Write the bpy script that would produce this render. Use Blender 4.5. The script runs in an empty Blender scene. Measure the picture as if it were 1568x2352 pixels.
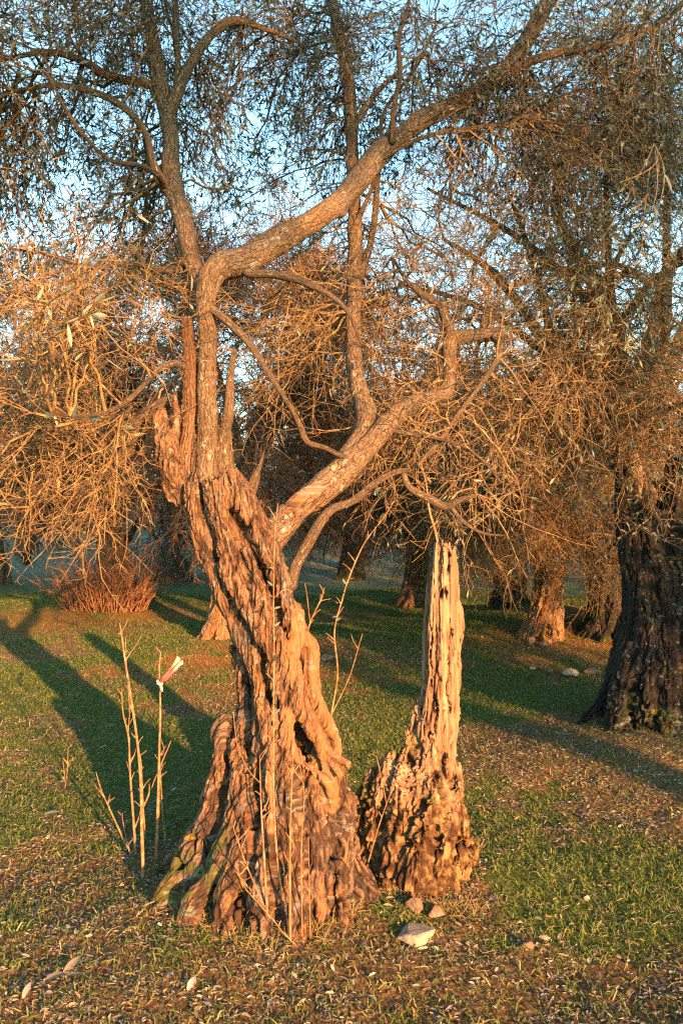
import bpy, math, random
import numpy as np
from mathutils import Vector
R = math.radians
scene = bpy.context.scene
col = scene.collection

# ------------------------------------------------------------------ camera, sky, sun, exposure
F = 1846.0                       # focal length in pixels of a 1568 x 2352 picture
CAMH = 1.6
cam_d = bpy.data.cameras.new("camera"); cam = bpy.data.objects.new("camera", cam_d); col.objects.link(cam)
cam.location = (0, 0, CAMH); cam.rotation_euler = (R(90), 0, 0)
cam_d.sensor_fit = 'VERTICAL'; cam_d.sensor_height = 36; cam_d.lens = F / 2352 * 36
cam_d.clip_start = .05; cam_d.clip_end = 2000
scene.camera = cam
SUN_EL = R(10.5); SX, SY = -.49, .872        # horizontal travel of the light
world = bpy.data.worlds.new("World"); scene.world = world; world.use_nodes = True
wn = world.node_tree.nodes; wl = world.node_tree.links
sky = wn.new('ShaderNodeTexSky'); sky.sky_type = 'NISHITA'; sky.sun_disc = False
sky.sun_elevation = SUN_EL; sky.sun_rotation = math.atan2(-SX, -SY)
sky.air_density = 1.0; sky.dust_density = .6; sky.ozone_density = 0.8
bg = wn['Background']; bg.inputs[1].default_value = .125
tint = wn.new('ShaderNodeMix'); tint.data_type = 'RGBA'; tint.blend_type = 'MULTIPLY'; tint.inputs[0].default_value = 1; tint.inputs[7].default_value = (.80, 1.02, 1.03, 1)
wl.new(sky.outputs[0], tint.inputs[6]); wl.new(tint.outputs[2], bg.inputs[0])
sun_d = bpy.data.lights.new("sun", 'SUN'); sun = bpy.data.objects.new("sun", sun_d); col.objects.link(sun)
sun_d.energy = 5.0; sun_d.angle = R(.5); sun_d.color = (1, .465, .18)
sun.rotation_euler = Vector((SX*math.cos(SUN_EL), SY*math.cos(SUN_EL), -math.sin(SUN_EL))).to_track_quat('-Z', 'Y').to_euler()
sun.location = (6, -10, 6)
scene.view_settings.view_transform = 'Standard'; scene.view_settings.look = 'None'
scene.view_settings.exposure = 2.5; scene.view_settings.gamma = 1
scene.render.engine = 'CYCLES'
cy = scene.cycles
cy.max_bounces = 5; cy.diffuse_bounces = 3; cy.glossy_bounces = 2; cy.transmission_bounces = 3; cy.transparent_max_bounces = 4
cy.use_denoising = False; scene.cycles.filter_width = 1.3
cy.caustics_reflective = False; cy.caustics_refractive = False
cy.sample_clamp_indirect = 6

# ------------------------------------------------------------------ numeric helpers
def P(x, y, d): return np.array([(x-784)/F*d, d, CAMH-(y-1176)/F*d])
def hash01(ix, iy, iz, seed):
    h = (ix.astype(np.int64)*374761393 + iy.astype(np.int64)*668265263 + iz.astype(np.int64)*2147483647 + seed*1274126177) & 0xffffffff
    h = ((h ^ (h >> 13))*1274126177) & 0xffffffff
    h = ((h ^ (h >> 16))*2246822519) & 0xffffffff
    return ((h ^ (h >> 15)) & 0xffffff)/float(0xffffff)
def vnoise(p, seed=0):
    i = np.floor(p).astype(np.int64); f = p-i; u = f*f*f*(f*(f*6-15)+10)
    r = 0
    for a in (0, 1):
        for b in (0, 1):
            for c in (0, 1):
                w = (u[:, 0] if a else 1-u[:, 0])*(u[:, 1] if b else 1-u[:, 1])*(u[:, 2] if c else 1-u[:, 2])
                r = r + w*hash01(i[:, 0]+a, i[:, 1]+b, i[:, 2]+c, seed)
    return r
def fbm(p, octv=4, seed=0, gain=.5):
    s = 0; a = 1; t = 0
    for k in range(octv):
        s = s + a*vnoise(p*(2.03**k)+k*7.3, seed+k*17); t += a; a *= gain
    return s/t
def sstep(a, b, x):
    t = np.clip((x-a)/(b-a), 0, 1); return t*t*(3-2*t)
def catmull(pts, step):
    pts = np.asarray(pts, float); n = len(pts)
    if n < 3:
        L = np.linalg.norm(pts[1, :3]-pts[0, :3]); k = max(2, int(L/step)+1)
        t = np.linspace(0, 1, k)[:, None]; return pts[0]*(1-t)+pts[1]*t
    ext = np.vstack([2*pts[0]-pts[1], pts, 2*pts[-1]-pts[-2]]); out = []
    for i in range(n-1):
        p0, p1, p2, p3 = ext[i:i+4]
        k = max(2, int(np.linalg.norm(p2[:3]-p1[:3])/step))
        t = np.linspace(0, 1, k, endpoint=False)[:, None]
        out.append(.5*((2*p1)+(-p0+p2)*t+(2*p0-5*p1+4*p2-p3)*t*t+(-p0+3*p1-3*p2+p3)*t**3))
    return np.vstack(out+[pts[-1:]])
def norm(v): return v/np.maximum(np.linalg.norm(v, axis=-1, keepdims=True), 1e-9)

# ground height
MOUNDS = []      # x, y, height, radius
def gz(x, y):
    x = np.asarray(x, float); y = np.asarray(y, float)
    z = np.zeros(np.broadcast(x, y).shape)
    for mx, my, mh, mr in MOUNDS:
        z = z+mh*np.exp(-((x-mx)**2+(y-my)**2)/(mr*mr))
    far = np.clip(y-14, 0, None); z = z+.02*far**1.25*np.clip(1-.012*x, .5, 2)/(1+far/120)
    z = z+.05*np.sin(x*.9+1.3+.3*y)*np.sin(y*.55+.7)*sstep(5, 9, y)
    z = z+.012*np.sin(x*3.1+y*1.7)+.010*np.sin(x*1.3-y*4.1+2)
    return z
def G(px, py):
    d = F*CAMH/max(py-1176, 4)
    for _ in range(30):
        z = float(gz((px-784)/F*d, d)); nd = (CAMH-z)*F/max(py-1176, 4); d = .5*d+.5*nd
    return np.array([(px-784)/F*d, d, float(gz((px-784)/F*d, d))])

# ------------------------------------------------------------------ mesh / object helpers
def mesh(name, V, Fc, mat, smooth=True, attrs=None, nper=None):
    me = bpy.data.meshes.new(name)
    V = np.asarray(V, np.float32); Fc = np.asarray(Fc, np.int32)
    me.vertices.add(len(V)); me.vertices.foreach_set('co', V.ravel())
    if Fc.ndim == 2:
        k = Fc.shape[1]; n = len(Fc)
        me.loops.add(n*k); me.loops.foreach_set('vertex_index', Fc.ravel())
        me.polygons.add(n); me.polygons.foreach_set('loop_start', np.arange(0, n*k, k, dtype=np.int32))
        me.polygons.foreach_set('loop_total', np.full(n, k, np.int32))
        me.polygons.foreach_set('use_smooth', np.full(n, smooth))
    me.update(calc_edges=True); me.validate()
    if mat: me.materials.append(mat)
    for k, v in (attrs or {}).items():
        v = np.asarray(v, np.float32)
        if v.ndim == 2:
            a = me.attributes.new(k, 'FLOAT_VECTOR', 'POINT'); a.data.foreach_set('vector', v.ravel())
        else:
            a = me.attributes.new(k, 'FLOAT', 'POINT'); a.data.foreach_set('value', v)
    return me
def link(name, data, parent=None, loc=None, rotz=0, scale=1):
    o = bpy.data.objects.new(name, data); col.objects.link(o)
    if parent: o.parent = parent
    if loc is not None: o.location = tuple(float(c) for c in loc)
    if rotz: o.rotation_euler = (0, 0, rotz)
    if scale != 1: o.scale = (scale,)*3
    return o
def tag(o, label=None, cat=None, group=None, kind=None):
    if label: o['label'] = label
    if cat: o['category'] = cat
    if group: o['group'] = group
    if kind: o['kind'] = kind
    return o
def thing(name, label, cat, loc, group=None):
    o = link(name, None, None, loc); o.empty_display_size = .1
    return tag(o, label, cat, group)
def childmesh(name, me, parent):
    """mesh given in world coordinates, child of an unrotated empty"""
    o = link(name, me, parent)
    l = parent.location; o.matrix_parent_inverse.identity()
    o.location = (-l.x, -l.y, -l.z)
    return o

# many thin tubes at once: poly (N,S,3), rad (N,S)
def tubes(poly, rad, k=3):
    N, S, _ = poly.shape
    t = np.gradient(poly, axis=1); t = norm(t)
    ref = np.zeros((N, 1, 3)); avg = norm(poly[:, -1]-poly[:, 0]); ax = np.argmin(np.abs(avg), axis=1)
    ref[np.arange(N), 0, ax] = 1
    n1 = norm(np.cross(t, ref)); n2 = np.cross(t, n1)
    ang = np.arange(k)*2*np.pi/k
    ring = n1[:, :, None]*np.cos(ang)[None, None, :, None]+n2[:, :, None]*np.sin(ang)[None, None, :, None]
    V = poly[:, :, None]+ring*rad[:, :, None, None]
    V = V.reshape(-1, 3)
    base = (np.arange(N)*S*k)[:, None, None]+(np.arange(S-1)*k)[None, :, None]+np.arange(k)[None, None, :]
    nx = (np.arange(N)*S*k)[:, None, None]+(np.arange(S-1)*k)[None, :, None]+((np.arange(k)+1) % k)[None, None, :]
    Fc = np.stack([base, nx, nx+k, base+k], -1).reshape(-1, 4)
    return V, Fc, np.repeat(np.random.RandomState(5).rand(N), S*k)
def joinm(parts):
    V = []; Fc = []; A = []; o = 0
    for v, f, a in parts:
        V.append(v); Fc.append(f+o); A.append(a); o += len(v)
    return np.vstack(V), np.vstack(Fc), np.concatenate(A)
# leaves: folded blades of two quads each
def leaves(pos, dr, length, width, rng, fold=.25, flat=None):
    N = len(pos); dr = norm(dr)
    up = rng.normal(size=(N, 3)) if flat is None else np.array([0, 0, 1.])+rng.normal(size=(N, 3))*flat
    side = norm(np.cross(dr, up)); nn = np.cross(side, dr)
    L = length[:, None]; W = width[:, None]; curl = rng.uniform(-.15, .25, (N, 1))*L
    b = pos; tp = pos+dr*L-nn*curl
    def pt(t, s): return pos+dr*L*t+side*W*s+nn*(W*abs(s)*fold-curl*t*t)
    V = np.stack([b, pt(.3, -.46), pt(.68, -.42), tp, pt(.68, .42), pt(.3, .46)], 1).reshape(-1, 3)
    i = (np.arange(N)*6)[:, None]
    Fc = np.vstack([i+np.array([[0, 3, 2, 1]]), i+np.array([[0, 5, 4, 3]])])
    return V, Fc, np.repeat(rng.rand(N), 6)

# random growth
def grow(st, dr, L, nseg, wig, droop, rng):
    N = len(st); out = np.zeros((N, nseg+1, 3)); out[:, 0] = st; d = norm(dr)
    step = (L/nseg)[:, None] if np.ndim(L) else L/nseg
    for k in range(nseg):
        d = norm(d+rng.normal(size=(N, 3))*wig+np.array([0, 0, -droop]))
        out[:, k+1] = out[:, k]+d*step
    return out
def sample(poly, n, rng, lo=.15, hi=1.0):
    N, S, _ = poly.shape
    idx = rng.randint(0, N, n) if not isinstance(n, str) else None
    t = rng.uniform(lo, hi, n)*(S-1); i = np.minimum(t.astype(int), S-2); f = (t-i)[:, None]
    a = poly[idx, i]; b = poly[idx, i+1]
    return a*(1-f)+b*f, norm(b-a), idx
def branchdir(tan, rng, a0, a1):
    n = len(tan); r = norm(np.cross(tan, rng.normal(size=(n, 3))))
    a = rng.uniform(a0, a1, n)[:, None]
    return tan*np.cos(a)+r*np.sin(a)
def taper(N, S, r0, r1):
    t = np.linspace(0, 1, S)[None]; r0 = np.broadcast_to(r0, (N,))[:, None]
    return r0*(1-t)+r1*t

# single organic limb: rings with noise, returns mesh data with a grain coordinate
def limb(pts, seed=0, k=14, step=.02, rough=.10, world_r=False):
    """pts rows: x,y,z,r"""
    c = catmull(pts, step); p = c[:, :3]; r = np.maximum(c[:, 3], .0015); S = len(p)
    t = norm(np.gradient(p, axis=0)); s = np.concatenate([[0], np.cumsum(np.linalg.norm(np.diff(p, axis=0), axis=1))])
    n1 = np.zeros((S, 3)); v = np.cross(t[0], [0, 1, .01]); v = v/max(np.linalg.norm(v), 1e-6)
    for i in range(S):
        v = v-t[i]*np.dot(v, t[i]); v = v/np.linalg.norm(v); n1[i] = v
    n2 = np.cross(t, n1)
    a = np.arange(k)*2*np.pi/k
    g = np.stack(np.broadcast_arrays(np.cos(a)[None]*.05, np.sin(a)[None]*.05, s[:, None]), -1).reshape(-1, 3)
    nz = fbm(g*np.array([30, 30, 9.])+seed*3.1, 3, seed)-.5
    lump = fbm(g*np.array([8, 8, 5.])+seed*1.7, 2, seed+5)-.5
    rr = np.repeat(r, k)*(1+rough*1.6*nz+rough*2.2*lump)
    ring = (n1[:, None]*np.cos(a)[None, :, None]+n2[:, None]*np.sin(a)[None, :, None]).reshape(-1, 3)
    rk = np.random.RandomState(seed+500)
    for _ in range(int(s[-1]*5)):            # knots and healed scars
        sc = rk.uniform(0, s[-1]); ac = rk.uniform(0, 6.283); hw = rk.uniform(.012, .035)
        da = (a-ac+np.pi) % (2*np.pi)-np.pi
        b_ = np.exp(-((s[:, None]-sc)/hw)**2-(da[None]/.7)**2)*rk.choice([.22, .3, -.16])
        rr = rr*(1+b_.ravel())
    V = np.repeat(p, k, 0)+ring*rr[:, None]
    b = (np.arange(S-1)*k)[:, None]+np.arange(k)[None]; nx = (np.arange(S-1)*k)[:, None]+((np.arange(k)+1) % k)[None]
    Fc = np.stack([b, nx, nx+k, b+k], -1).reshape(-1, 4)
    # end caps
    nV = len(V); V = np.vstack([V, p[:1], p[-1:]+t[-1]*r[-1]*.4]); g = np.vstack([g, g[:1], g[-1:]])
    q = np.arange(k)
    c0 = np.stack([np.full(k, nV), (q+1) % k, q, q], -1); o = (S-1)*k
    c1 = np.stack([np.full(k, nV+1), o+q, o+(q+1) % k, o+(q+1) % k], -1)
    caps = np.vstack([c0, c1])[:, :3]
    return V, Fc, caps, g
def tri_quads(Fc, caps):
    return Fc, caps
def limb_mesh(name, lst, mat):
    """several limbs of one part"""
    Vs = []; Qs = []; Ts = []; Gs = []; o = 0
    for pts, seed, k, step, rough in lst:
        V, Fc, caps, g = limb(pts, seed, k, step, rough)
        Vs.append(V); Qs.append(Fc+o); Ts.append(caps+o); Gs.append(g); o += len(V)
    V = np.vstack(Vs); Q = np.vstack(Qs); T = np.vstack(Ts)
    me = bpy.data.meshes.new(name)
    me.vertices.add(len(V)); me.vertices.foreach_set('co', V.astype(np.float32).ravel())
    lp = np.concatenate([Q.ravel(), T.ravel()]).astype(np.int32)
    me.loops.add(len(lp)); me.loops.foreach_set('vertex_index', lp)
    n = len(Q)+len(T); st = np.concatenate([np.arange(len(Q))*4, len(Q)*4+np.arange(len(T))*3]).astype(np.int32)
    me.polygons.add(n); me.polygons.foreach_set('loop_start', st)
    me.polygons.foreach_set('loop_total', np.concatenate([np.full(len(Q), 4), np.full(len(T), 3)]).astype(np.int32))
    me.polygons.foreach_set('use_smooth', np.full(n, True))
    me.update(calc_edges=True); me.validate()
    a = me.attributes.new('grain', 'FLOAT_VECTOR', 'POINT'); a.data.foreach_set('vector', np.vstack(Gs).astype(np.float32).ravel())
    me.materials.append(mat)
    return me

# fused strands -> voxel remesh -> numpy displacement
def fuse(tubelist, voxel, smooth=3, k=14):
    lst = [(t, i, k, max(.02, voxel*2), .0) for i, t in enumerate(tubelist)]
    me = limb_mesh('tmp', lst, None)
    me.materials.clear()
    o = bpy.data.objects.new('tmp', me); col.objects.link(o)
    m = o.modifiers.new('r', 'REMESH'); m.mode = 'VOXEL'; m.voxel_size = voxel; m.use_smooth_shade = True
    dg = bpy.context.evaluated_depsgraph_get(); e = o.evaluated_get(dg); me2 = e.to_mesh()
    V = np.zeros(len(me2.vertices)*3, np.float32); me2.vertices.foreach_get('co', V); V = V.reshape(-1, 3).astype(float)
    Q = np.zeros(len(me2.loops), np.int32); me2.loops.foreach_get('vertex_index', Q)
    tot = np.zeros(len(me2.polygons), np.int32); me2.polygons.foreach_get('loop_total', tot)
    assert (tot == 4).all()
    Q = Q.reshape(-1, 4)
    e.to_mesh_clear(); bpy.data.objects.remove(o); bpy.data.meshes.remove(me)
    for _ in range(smooth):
        acc = np.zeros_like(V); cnt = np.zeros(len(V))
        for a, b in ((0, 1), (1, 2), (2, 3), (3, 0)):
            for i, j in ((a, b), (b, a)):
                for c in range(3): acc[:, c] += np.bincount(Q[:, i], V[Q[:, j], c], len(V))
                cnt += np.bincount(Q[:, i], minlength=len(V))
        V = .5*V+.5*acc/cnt[:, None]
    return V, Q
def vnormals(V, Q):
    n = np.cross(V[Q[:, 2]]-V[Q[:, 0]], V[Q[:, 3]]-V[Q[:, 1]]); N = np.zeros_like(V)
    for c in range(4):
        for x in range(3): N[:, x] += np.bincount(Q[:, c], n[:, x], len(V))
    return norm(N)
# ------------------------------------------------------------------ materials
class NT:
    def __init__(s, name):
        s.m = bpy.data.materials.new(name); s.m.use_nodes = True; s.n = s.m.node_tree.nodes; s.l = s.m.node_tree.links
        s.bsdf = s.n['Principled BSDF']; s.out = s.n['Material Output']
        s.bsdf.inputs['Specular IOR Level'].default_value = .25
    def attr(s, name):
        a = s.n.new('ShaderNodeAttribute'); a.attribute_name = name; return a
    def mapping(s, src, sc):
        m = s.n.new('ShaderNodeMapping'); m.inputs['Scale'].default_value = sc; s.l.new(src, m.inputs[0]); return m.outputs[0]
    def noise(s, src, scale, detail=5, rough=.6, dist=0):
        n = s.n.new('ShaderNodeTexNoise'); n.inputs['Scale'].default_value = scale; n.inputs['Detail'].default_value = detail
        n.inputs['Roughness'].default_value = rough; n.inputs['Distortion'].default_value = dist; s.l.new(src, n.inputs['Vector']); return n.outputs['Fac']
    def vor(s, src, scale, feat='DISTANCE_TO_EDGE', rnd=1):
        n = s.n.new('ShaderNodeTexVoronoi'); n.feature = feat; n.inputs['Scale'].default_value = scale; n.inputs['Randomness'].default_value = rnd
        s.l.new(src, n.inputs['Vector']); return n.outputs['Distance']
    def ramp(s, src, stops):
        r = s.n.new('ShaderNodeValToRGB'); e = r.color_ramp.elements
        while len(e) < len(stops): e.new(.5)
        for q, (p, c) in zip(e, stops):
            q.position = p; q.color = (*c, 1) if len(c) == 3 else c
        s.l.new(src, r.inputs[0]); return r.outputs[0]
    def gray(s, src, a, b, va=0, vb=1): return s.ramp(src, [(a, (va,)*3), (b, (vb,)*3)])
    def mix(s, fac, a, b, mode='MIX'):
        m = s.n.new('ShaderNodeMix'); m.data_type = 'RGBA'; m.blend_type = mode
        for i, v in ((0, fac), (6, a), (7, b)):
            if isinstance(v, (int, float)): m.inputs[i].default_value = v
            elif isinstance(v, tuple): m.inputs[i].default_value = (*v, 1)
            else: s.l.new(v, m.inputs[i])
        return m.outputs[2]
    def math(s, op, a, b):
        m = s.n.new('ShaderNodeMath'); m.operation = op
        for i, v in enumerate((a, b)):
            if isinstance(v, (int, float)): m.inputs[i].default_value = v
            else: s.l.new(v, m.inputs[i])
        return m.outputs[0]
    def bump(s, h, strength, dist, prev=None):
        b = s.n.new('ShaderNodeBump'); b.inputs['Strength'].default_value = strength; b.inputs['Distance'].default_value = dist
        s.l.new(h, b.inputs['Height'])
        if prev: s.l.new(prev, b.inputs['Normal'])
        return b.outputs[0]
    def grade(s, colr, sat, val):
        h = s.n.new('ShaderNodeHueSaturation'); h.inputs['Saturation'].default_value = sat; h.inputs['Value'].default_value = val
        s.l.new(colr, h.inputs['Color']); return h.outputs[0]
    def done(s, colr, rough=.85, nrm=None, sat=1.15, val=.66):
        if not isinstance(colr, tuple): colr = s.grade(colr, sat, val)
        if isinstance(colr, tuple): s.bsdf.inputs['Base Color'].default_value = (*colr, 1)
        else: s.l.new(colr, s.bsdf.inputs['Base Color'])
        s.bsdf.inputs['Roughness'].default_value = rough
        if nrm: s.l.new(nrm, s.bsdf.inputs['Normal'])
        return s.m

def bark(name, dark, mid, light, moss=(.045, .058, .012), stretch=.16, sc=1.0, bd=.006, smoothattr=True, lich=.0, streak=None):
    t = NT(name); g = t.attr('grain').outputs['Vector']
    gs = t.mapping(g, (1, 1, stretch))
    w = t.n.new('ShaderNodeTexNoise'); w.inputs['Scale'].default_value = 14; w.inputs['Detail'].default_value = 2; t.l.new(g, w.inputs['Vector'])
    va = t.n.new('ShaderNodeVectorMath'); va.operation = 'MULTIPLY_ADD'; t.l.new(w.outputs['Color'], va.inputs[0]); va.inputs[1].default_value = (.03, .03, .03); t.l.new(gs, va.inputs[2])
    gw = va.outputs[0]
    n1 = t.noise(gw, 9*sc, 6, .65); n2 = t.noise(gw, 60*sc, 5, .7); n3 = t.noise(g, 5, 4, .6)
    e = t.vor(gw, 55*sc); crack = t.gray(e, 0, .12)
    e2 = t.vor(gw, 22*sc); crack2 = t.gray(e2, 0, .07)
    c = t.ramp(n1, [(.3, dark), (.48, mid), (.7, light)])
    c = t.mix(t.gray(n2, .35, .75, .0, .75), c, tuple(min(1, v*1.25) for v in light))
    c = t.mix(t.gray(n3, .42, .66, 0, .55), c, (mid[0]*1.15, mid[1]*.95, mid[2]*.8))
    h = t.math('ADD', t.math('MULTIPLY', crack, .55), t.math('MULTIPLY', crack2, .8)); h = t.math('ADD', h, t.math('MULTIPLY', n2, .8))
    nw = t.noise(t.mapping(g, (1, 1, .45)), 7.5, 5, .65); c = t.mix(t.gray(nw, .50, .66, 0, .75), c, (mid[1]*1.45, mid[1]*1.35, mid[1]*1.2))
    no = t.noise(t.mapping(g, (1.1, .9, .35)), 11, 4, .6); c = t.mix(t.gray(no, .56, .70, 0, .7), c, (light[0]*1.25, light[1]*1.02, light[2]*.62))
    sp = t.noise(gw, 190, 3, .8); c = t.mix(t.gray(sp, .36, .56, .85, 0), c, tuple(v*.6 for v in dark))
    c = t.mix(t.gray(h, .3, 1.15, .9, 0), c, tuple(v*.35 for v in dark))
    if smoothattr:
        c = t.mix(t.math('MULTIPLY', t.attr('crev').outputs['Fac'], .8), c, tuple(v*.5 for v in dark))
        s = t.attr('smoothwood').outputs['Fac']
        c = t.mix(t.math('MULTIPLY', s, .5), c, (light[0]*1.1, light[1]*.95, light[2]*.8))
        h = t.math('MULTIPLY', h, t.math('SUBTRACT', 1.0, t.math('MULTIPLY', s, .45)))
        ms = t.attr('moss').outputs['Fac']; nm = t.noise(g, 120, 3, .7)
        c = t.mix(t.math('MULTIPLY', ms, t.gray(nm, .3, .6, .5, 1)), c, t.ramp(nm, [(.3, tuple(v*.5 for v in moss)), (.7, tuple(v*1.6 for v in moss))]))
    if lich:
        nl = t.noise(g, 26, 5, .7); c = t.mix(t.gray(nl, .58, .66, 0, lich), c, (.5, .5, .42))
        ny = t.noise(t.mapping(g, (1.3, 1.1, .9)), 18, 5, .7); c = t.mix(t.gray(ny, .62, .68, 0, lich), c, (.45, .3, .05))
    return t.done(c, .9, t.bump(h, 1.0, bd))

M = {}
M['bark'] = bark('olive_bark', (.05, .028, .018), (.16, .095, .06), (.31, .20, .13), lich=.3)
M['limb'] = bark('limb_bark', (.05, .035, .025), (.17, .12, .08), (.30, .22, .15), sc=1.5, bd=.006, smoothattr=False, lich=.6, stretch=.35)
M['deadlimb'] = bark('dead_limb_bark', (.045, .024, .016), (.15, .088, .056), (.27, .175, .11), sc=1.3, bd=.006, smoothattr=False)
M['shadebark'] = bark('shaded_bark', (.008, .006, .005), (.026, .021, .016), (.075, .06, .045), lich=.35, bd=.010, sc=.7)  # near-black copy of the bark: shade on these trunks put into the colour
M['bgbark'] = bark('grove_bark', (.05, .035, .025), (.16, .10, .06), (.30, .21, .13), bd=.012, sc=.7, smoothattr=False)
M['litbark'] = bark('sunlit_bark', (.09, .04, .02), (.34, .19, .10), (.52, .33, .19), bd=.012, sc=.7, smoothattr=False)  # grove bark brightened to orange: warm sunlight put into the colour

def stumpmat():
    t = NT('dead_wood'); g = t.attr('grain').outputs['Vector']; up = t.attr('woody').outputs['Fac']
    gs = t.mapping(g, (1, 1, .035)); n1 = t.noise(gs, 26, 6, .65); n2 = t.noise(gs, 110, 4, .7); n3 = t.noise(t.mapping(g, (1, 1, .3)), 7, 5, .6)
    wood = t.ramp(n1, [(.3, (.085, .045, .03)), (.43, (.20, .125, .08)), (.56, (.36, .25, .165)), (.75, (.50, .385, .27))])
    wood = t.mix(t.gray(n3, .5, .7, 0, .65), wood, (.36, .19, .12))
    nb = t.noise(g, 16, 7, .72); base = t.ramp(nb, [(.34, (.05, .028, .016)), (.46, (.17, .10, .055)), (.54, (.34, .22, .11)), (.68, (.52, .38, .22))])
    c = t.mix(up, base, wood)
    c = t.mix(t.math('MULTIPLY', t.attr('crev').outputs['Fac'], .85), c, (.05, .02, .012))
    ms = t.attr('moss').outputs['Fac']; c = t.mix(ms, c, t.ramp(n2, [(.35, (.03, .045, .01)), (.65, (.11, .14, .03))]))
    h = t.math('ADD', t.math('MULTIPLY', n1, .9), t.math('MULTIPLY', n2, .5))
    hb = t.noise(g, 60, 6, .75); h = t.mix(up, t.math('MULTIPLY', hb, 1.6), h)
    return t.done(c, .85, t.bump(h, 1, .009))
M['stump'] = stumpmat()

def leafmat(name, top, under, trans=.25, rough=.5):
    t = NT(name); r = t.attr('rnd').outputs['Fac']
    stops = [(i/(len(top)-1), c) for i, c in enumerate(top)]
    c1 = t.ramp(r, stops); geo = t.n.new('ShaderNodeNewGeometry')
    c = t.grade(t.mix(geo.outputs['Backfacing'], c1, t.mix(.6, c1, under)), 1.05, .72); t.bsdf.inputs['Specular IOR Level'].default_value = .15
    t.l.new(c, t.bsdf.inputs['Base Color']); t.bsdf.inputs['Roughness'].default_value = rough
    tr = t.n.new('ShaderNodeBsdfTranslucent'); t.l.new(c, tr.inputs[0]); mx = t.n.new('ShaderNodeMixShader'); mx.inputs[0].default_value = trans
    t.l.new(t.bsdf.outputs[0], mx.inputs[1]); t.l.new(tr.outputs[0], mx.inputs[2]); t.l.new(mx.outputs[0], t.out.inputs[0])
    return t.m
M['leaf'] = leafmat('olive_leaves', [(.03, .05, .032), (.04, .062, .04), (.07, .085, .045), (.05, .065, .045), (.085, .085, .045)], (.25, .29, .25))
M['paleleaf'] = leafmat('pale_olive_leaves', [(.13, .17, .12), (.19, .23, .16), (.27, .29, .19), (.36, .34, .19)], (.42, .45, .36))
M['litter'] = leafmat('dry_litter', [(.12, .075, .045), (.24, .16, .09), (.34, .26, .16), (.08, .06, .045), (.5, .45, .35), (.20, .20, .16), (.28, .19, .11)], (.42, .38, .3), .08, .7)
M['grass'] = leafmat('grass_blades', [(.05, .10, .015), (.09, .15, .025), (.14, .17, .035), (.28, .24, .09), (.06, .12, .02)], (.14, .2, .05), .3)
M['drygrass'] = leafmat('dry_grass', [(.38, .27, .12), (.5, .38, .18), (.26, .2, .09)], (.4, .3, .15), .2)

def twigmat(name, a, b, c_):
    t = NT(name); r = t.attr('rnd').outputs['Fac']; tc = t.n.new('ShaderNodeTexCoord').outputs['Object']
    n = t.noise(tc, 35, 3, .6); c = t.mix(t.gray(n, .45, .62, 0, .9), t.ramp(r, [(0, a), (1, b)]), c_)
    return t.done(c, .8)
M['twig'] = twigmat('twigs', (.06, .04, .03), (.13, .09, .06), (.22, .17, .08))
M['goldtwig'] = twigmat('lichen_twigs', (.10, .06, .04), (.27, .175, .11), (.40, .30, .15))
M['redtwig'] = twigmat('bramble_twigs', (.13, .05, .035), (.24, .12, .075), (.33, .22, .12))
M['darktwig'] = twigmat('shaded_twigs', (.05, .04, .03), (.10, .075, .055), (.14, .12, .09))  # darker copy of the twigs, their shade put into the colour
M['shoot'] = twigmat('sucker_bark', (.26, .14, .075), (.36, .21, .12), (.4, .29, .19))

def groundmat():
    t = NT('ground_soil'); tc = t.n.new('ShaderNodeTexCoord').outputs['Object']
    big = t.noise(tc, .8, 4, .6, .4); mid = t.noise(tc, 6, 5, .65); fine = t.noise(tc, 60, 5, .75); v = t.vor(tc, 38, 'F1')
    lit = t.attr('litter').outputs['Fac']
    grass = t.ramp(fine, [(.3, (.018, .045, .008)), (.5, (.08, .13, .025)), (.7, (.17, .2, .06))])
    soil = t.ramp(fine, [(.3, (.05, .03, .018)), (.48, (.17, .10, .05)), (.62, (.32, .2, .1)), (.75, (.48, .36, .22))])
    f = t.gray(t.math('ADD', lit, t.math('MULTIPLY', t.math('SUBTRACT', mid, .5), 1.2)), .25, .75, .12, .95)
    soil = t.mix(t.math('MULTIPLY', t.attr('warm').outputs['Fac'], t.gray(mid, .35, .6, .5, 1)), soil, t.ramp(fine, [(.3, (.16, .06, .02)), (.6, (.48, .22, .08)), (.75, (.6, .34, .16))]))
    c = t.mix(f, grass, soil)
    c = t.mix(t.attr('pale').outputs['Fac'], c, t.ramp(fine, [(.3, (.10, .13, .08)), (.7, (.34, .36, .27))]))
    h = t.math('ADD', t.math('MULTIPLY', fine, .8), t.math('MULTIPLY', v, .8))
    return t.done(c, .95, t.bump(h, 1, .03))
M['ground'] = groundmat()
def rockmat(nm='limestone', cs=((.20, .16, .12), (.36, .30, .23), (.48, .42, .33))):
    t = NT(nm); tc = t.n.new('ShaderNodeTexCoord').outputs['Object']
    n = t.noise(tc, 12, 6, .7); f = t.noise(tc, 90, 4, .7)
    c = t.ramp(n, [(.3, cs[0]), (.5, cs[1]), (.7, cs[2])])
    c = t.mix(t.gray(f, .55, .7, 0, .5), c, (.22, .18, .13))
    return t.done(c, .9, t.bump(t.math('ADD', n, f), .8, .006))
M['rock'] = rockmat()
M['earthrock'] = rockmat('brown_stone', ((.09, .06, .04), (.18, .125, .09), (.29, .225, .17)))
def ribbonmat():
    t = NT('faded_ribbon'); g = t.attr('rnd').outputs['Fac']
    c = t.ramp(g, [(0, (.50, .12, .12)), (.6, (.55, .2, .18)), (.78, (.56, .44, .38)), (1, (.56, .50, .44))])
    return t.done(c, .55)
M['ribbon'] = ribbonmat()
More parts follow.
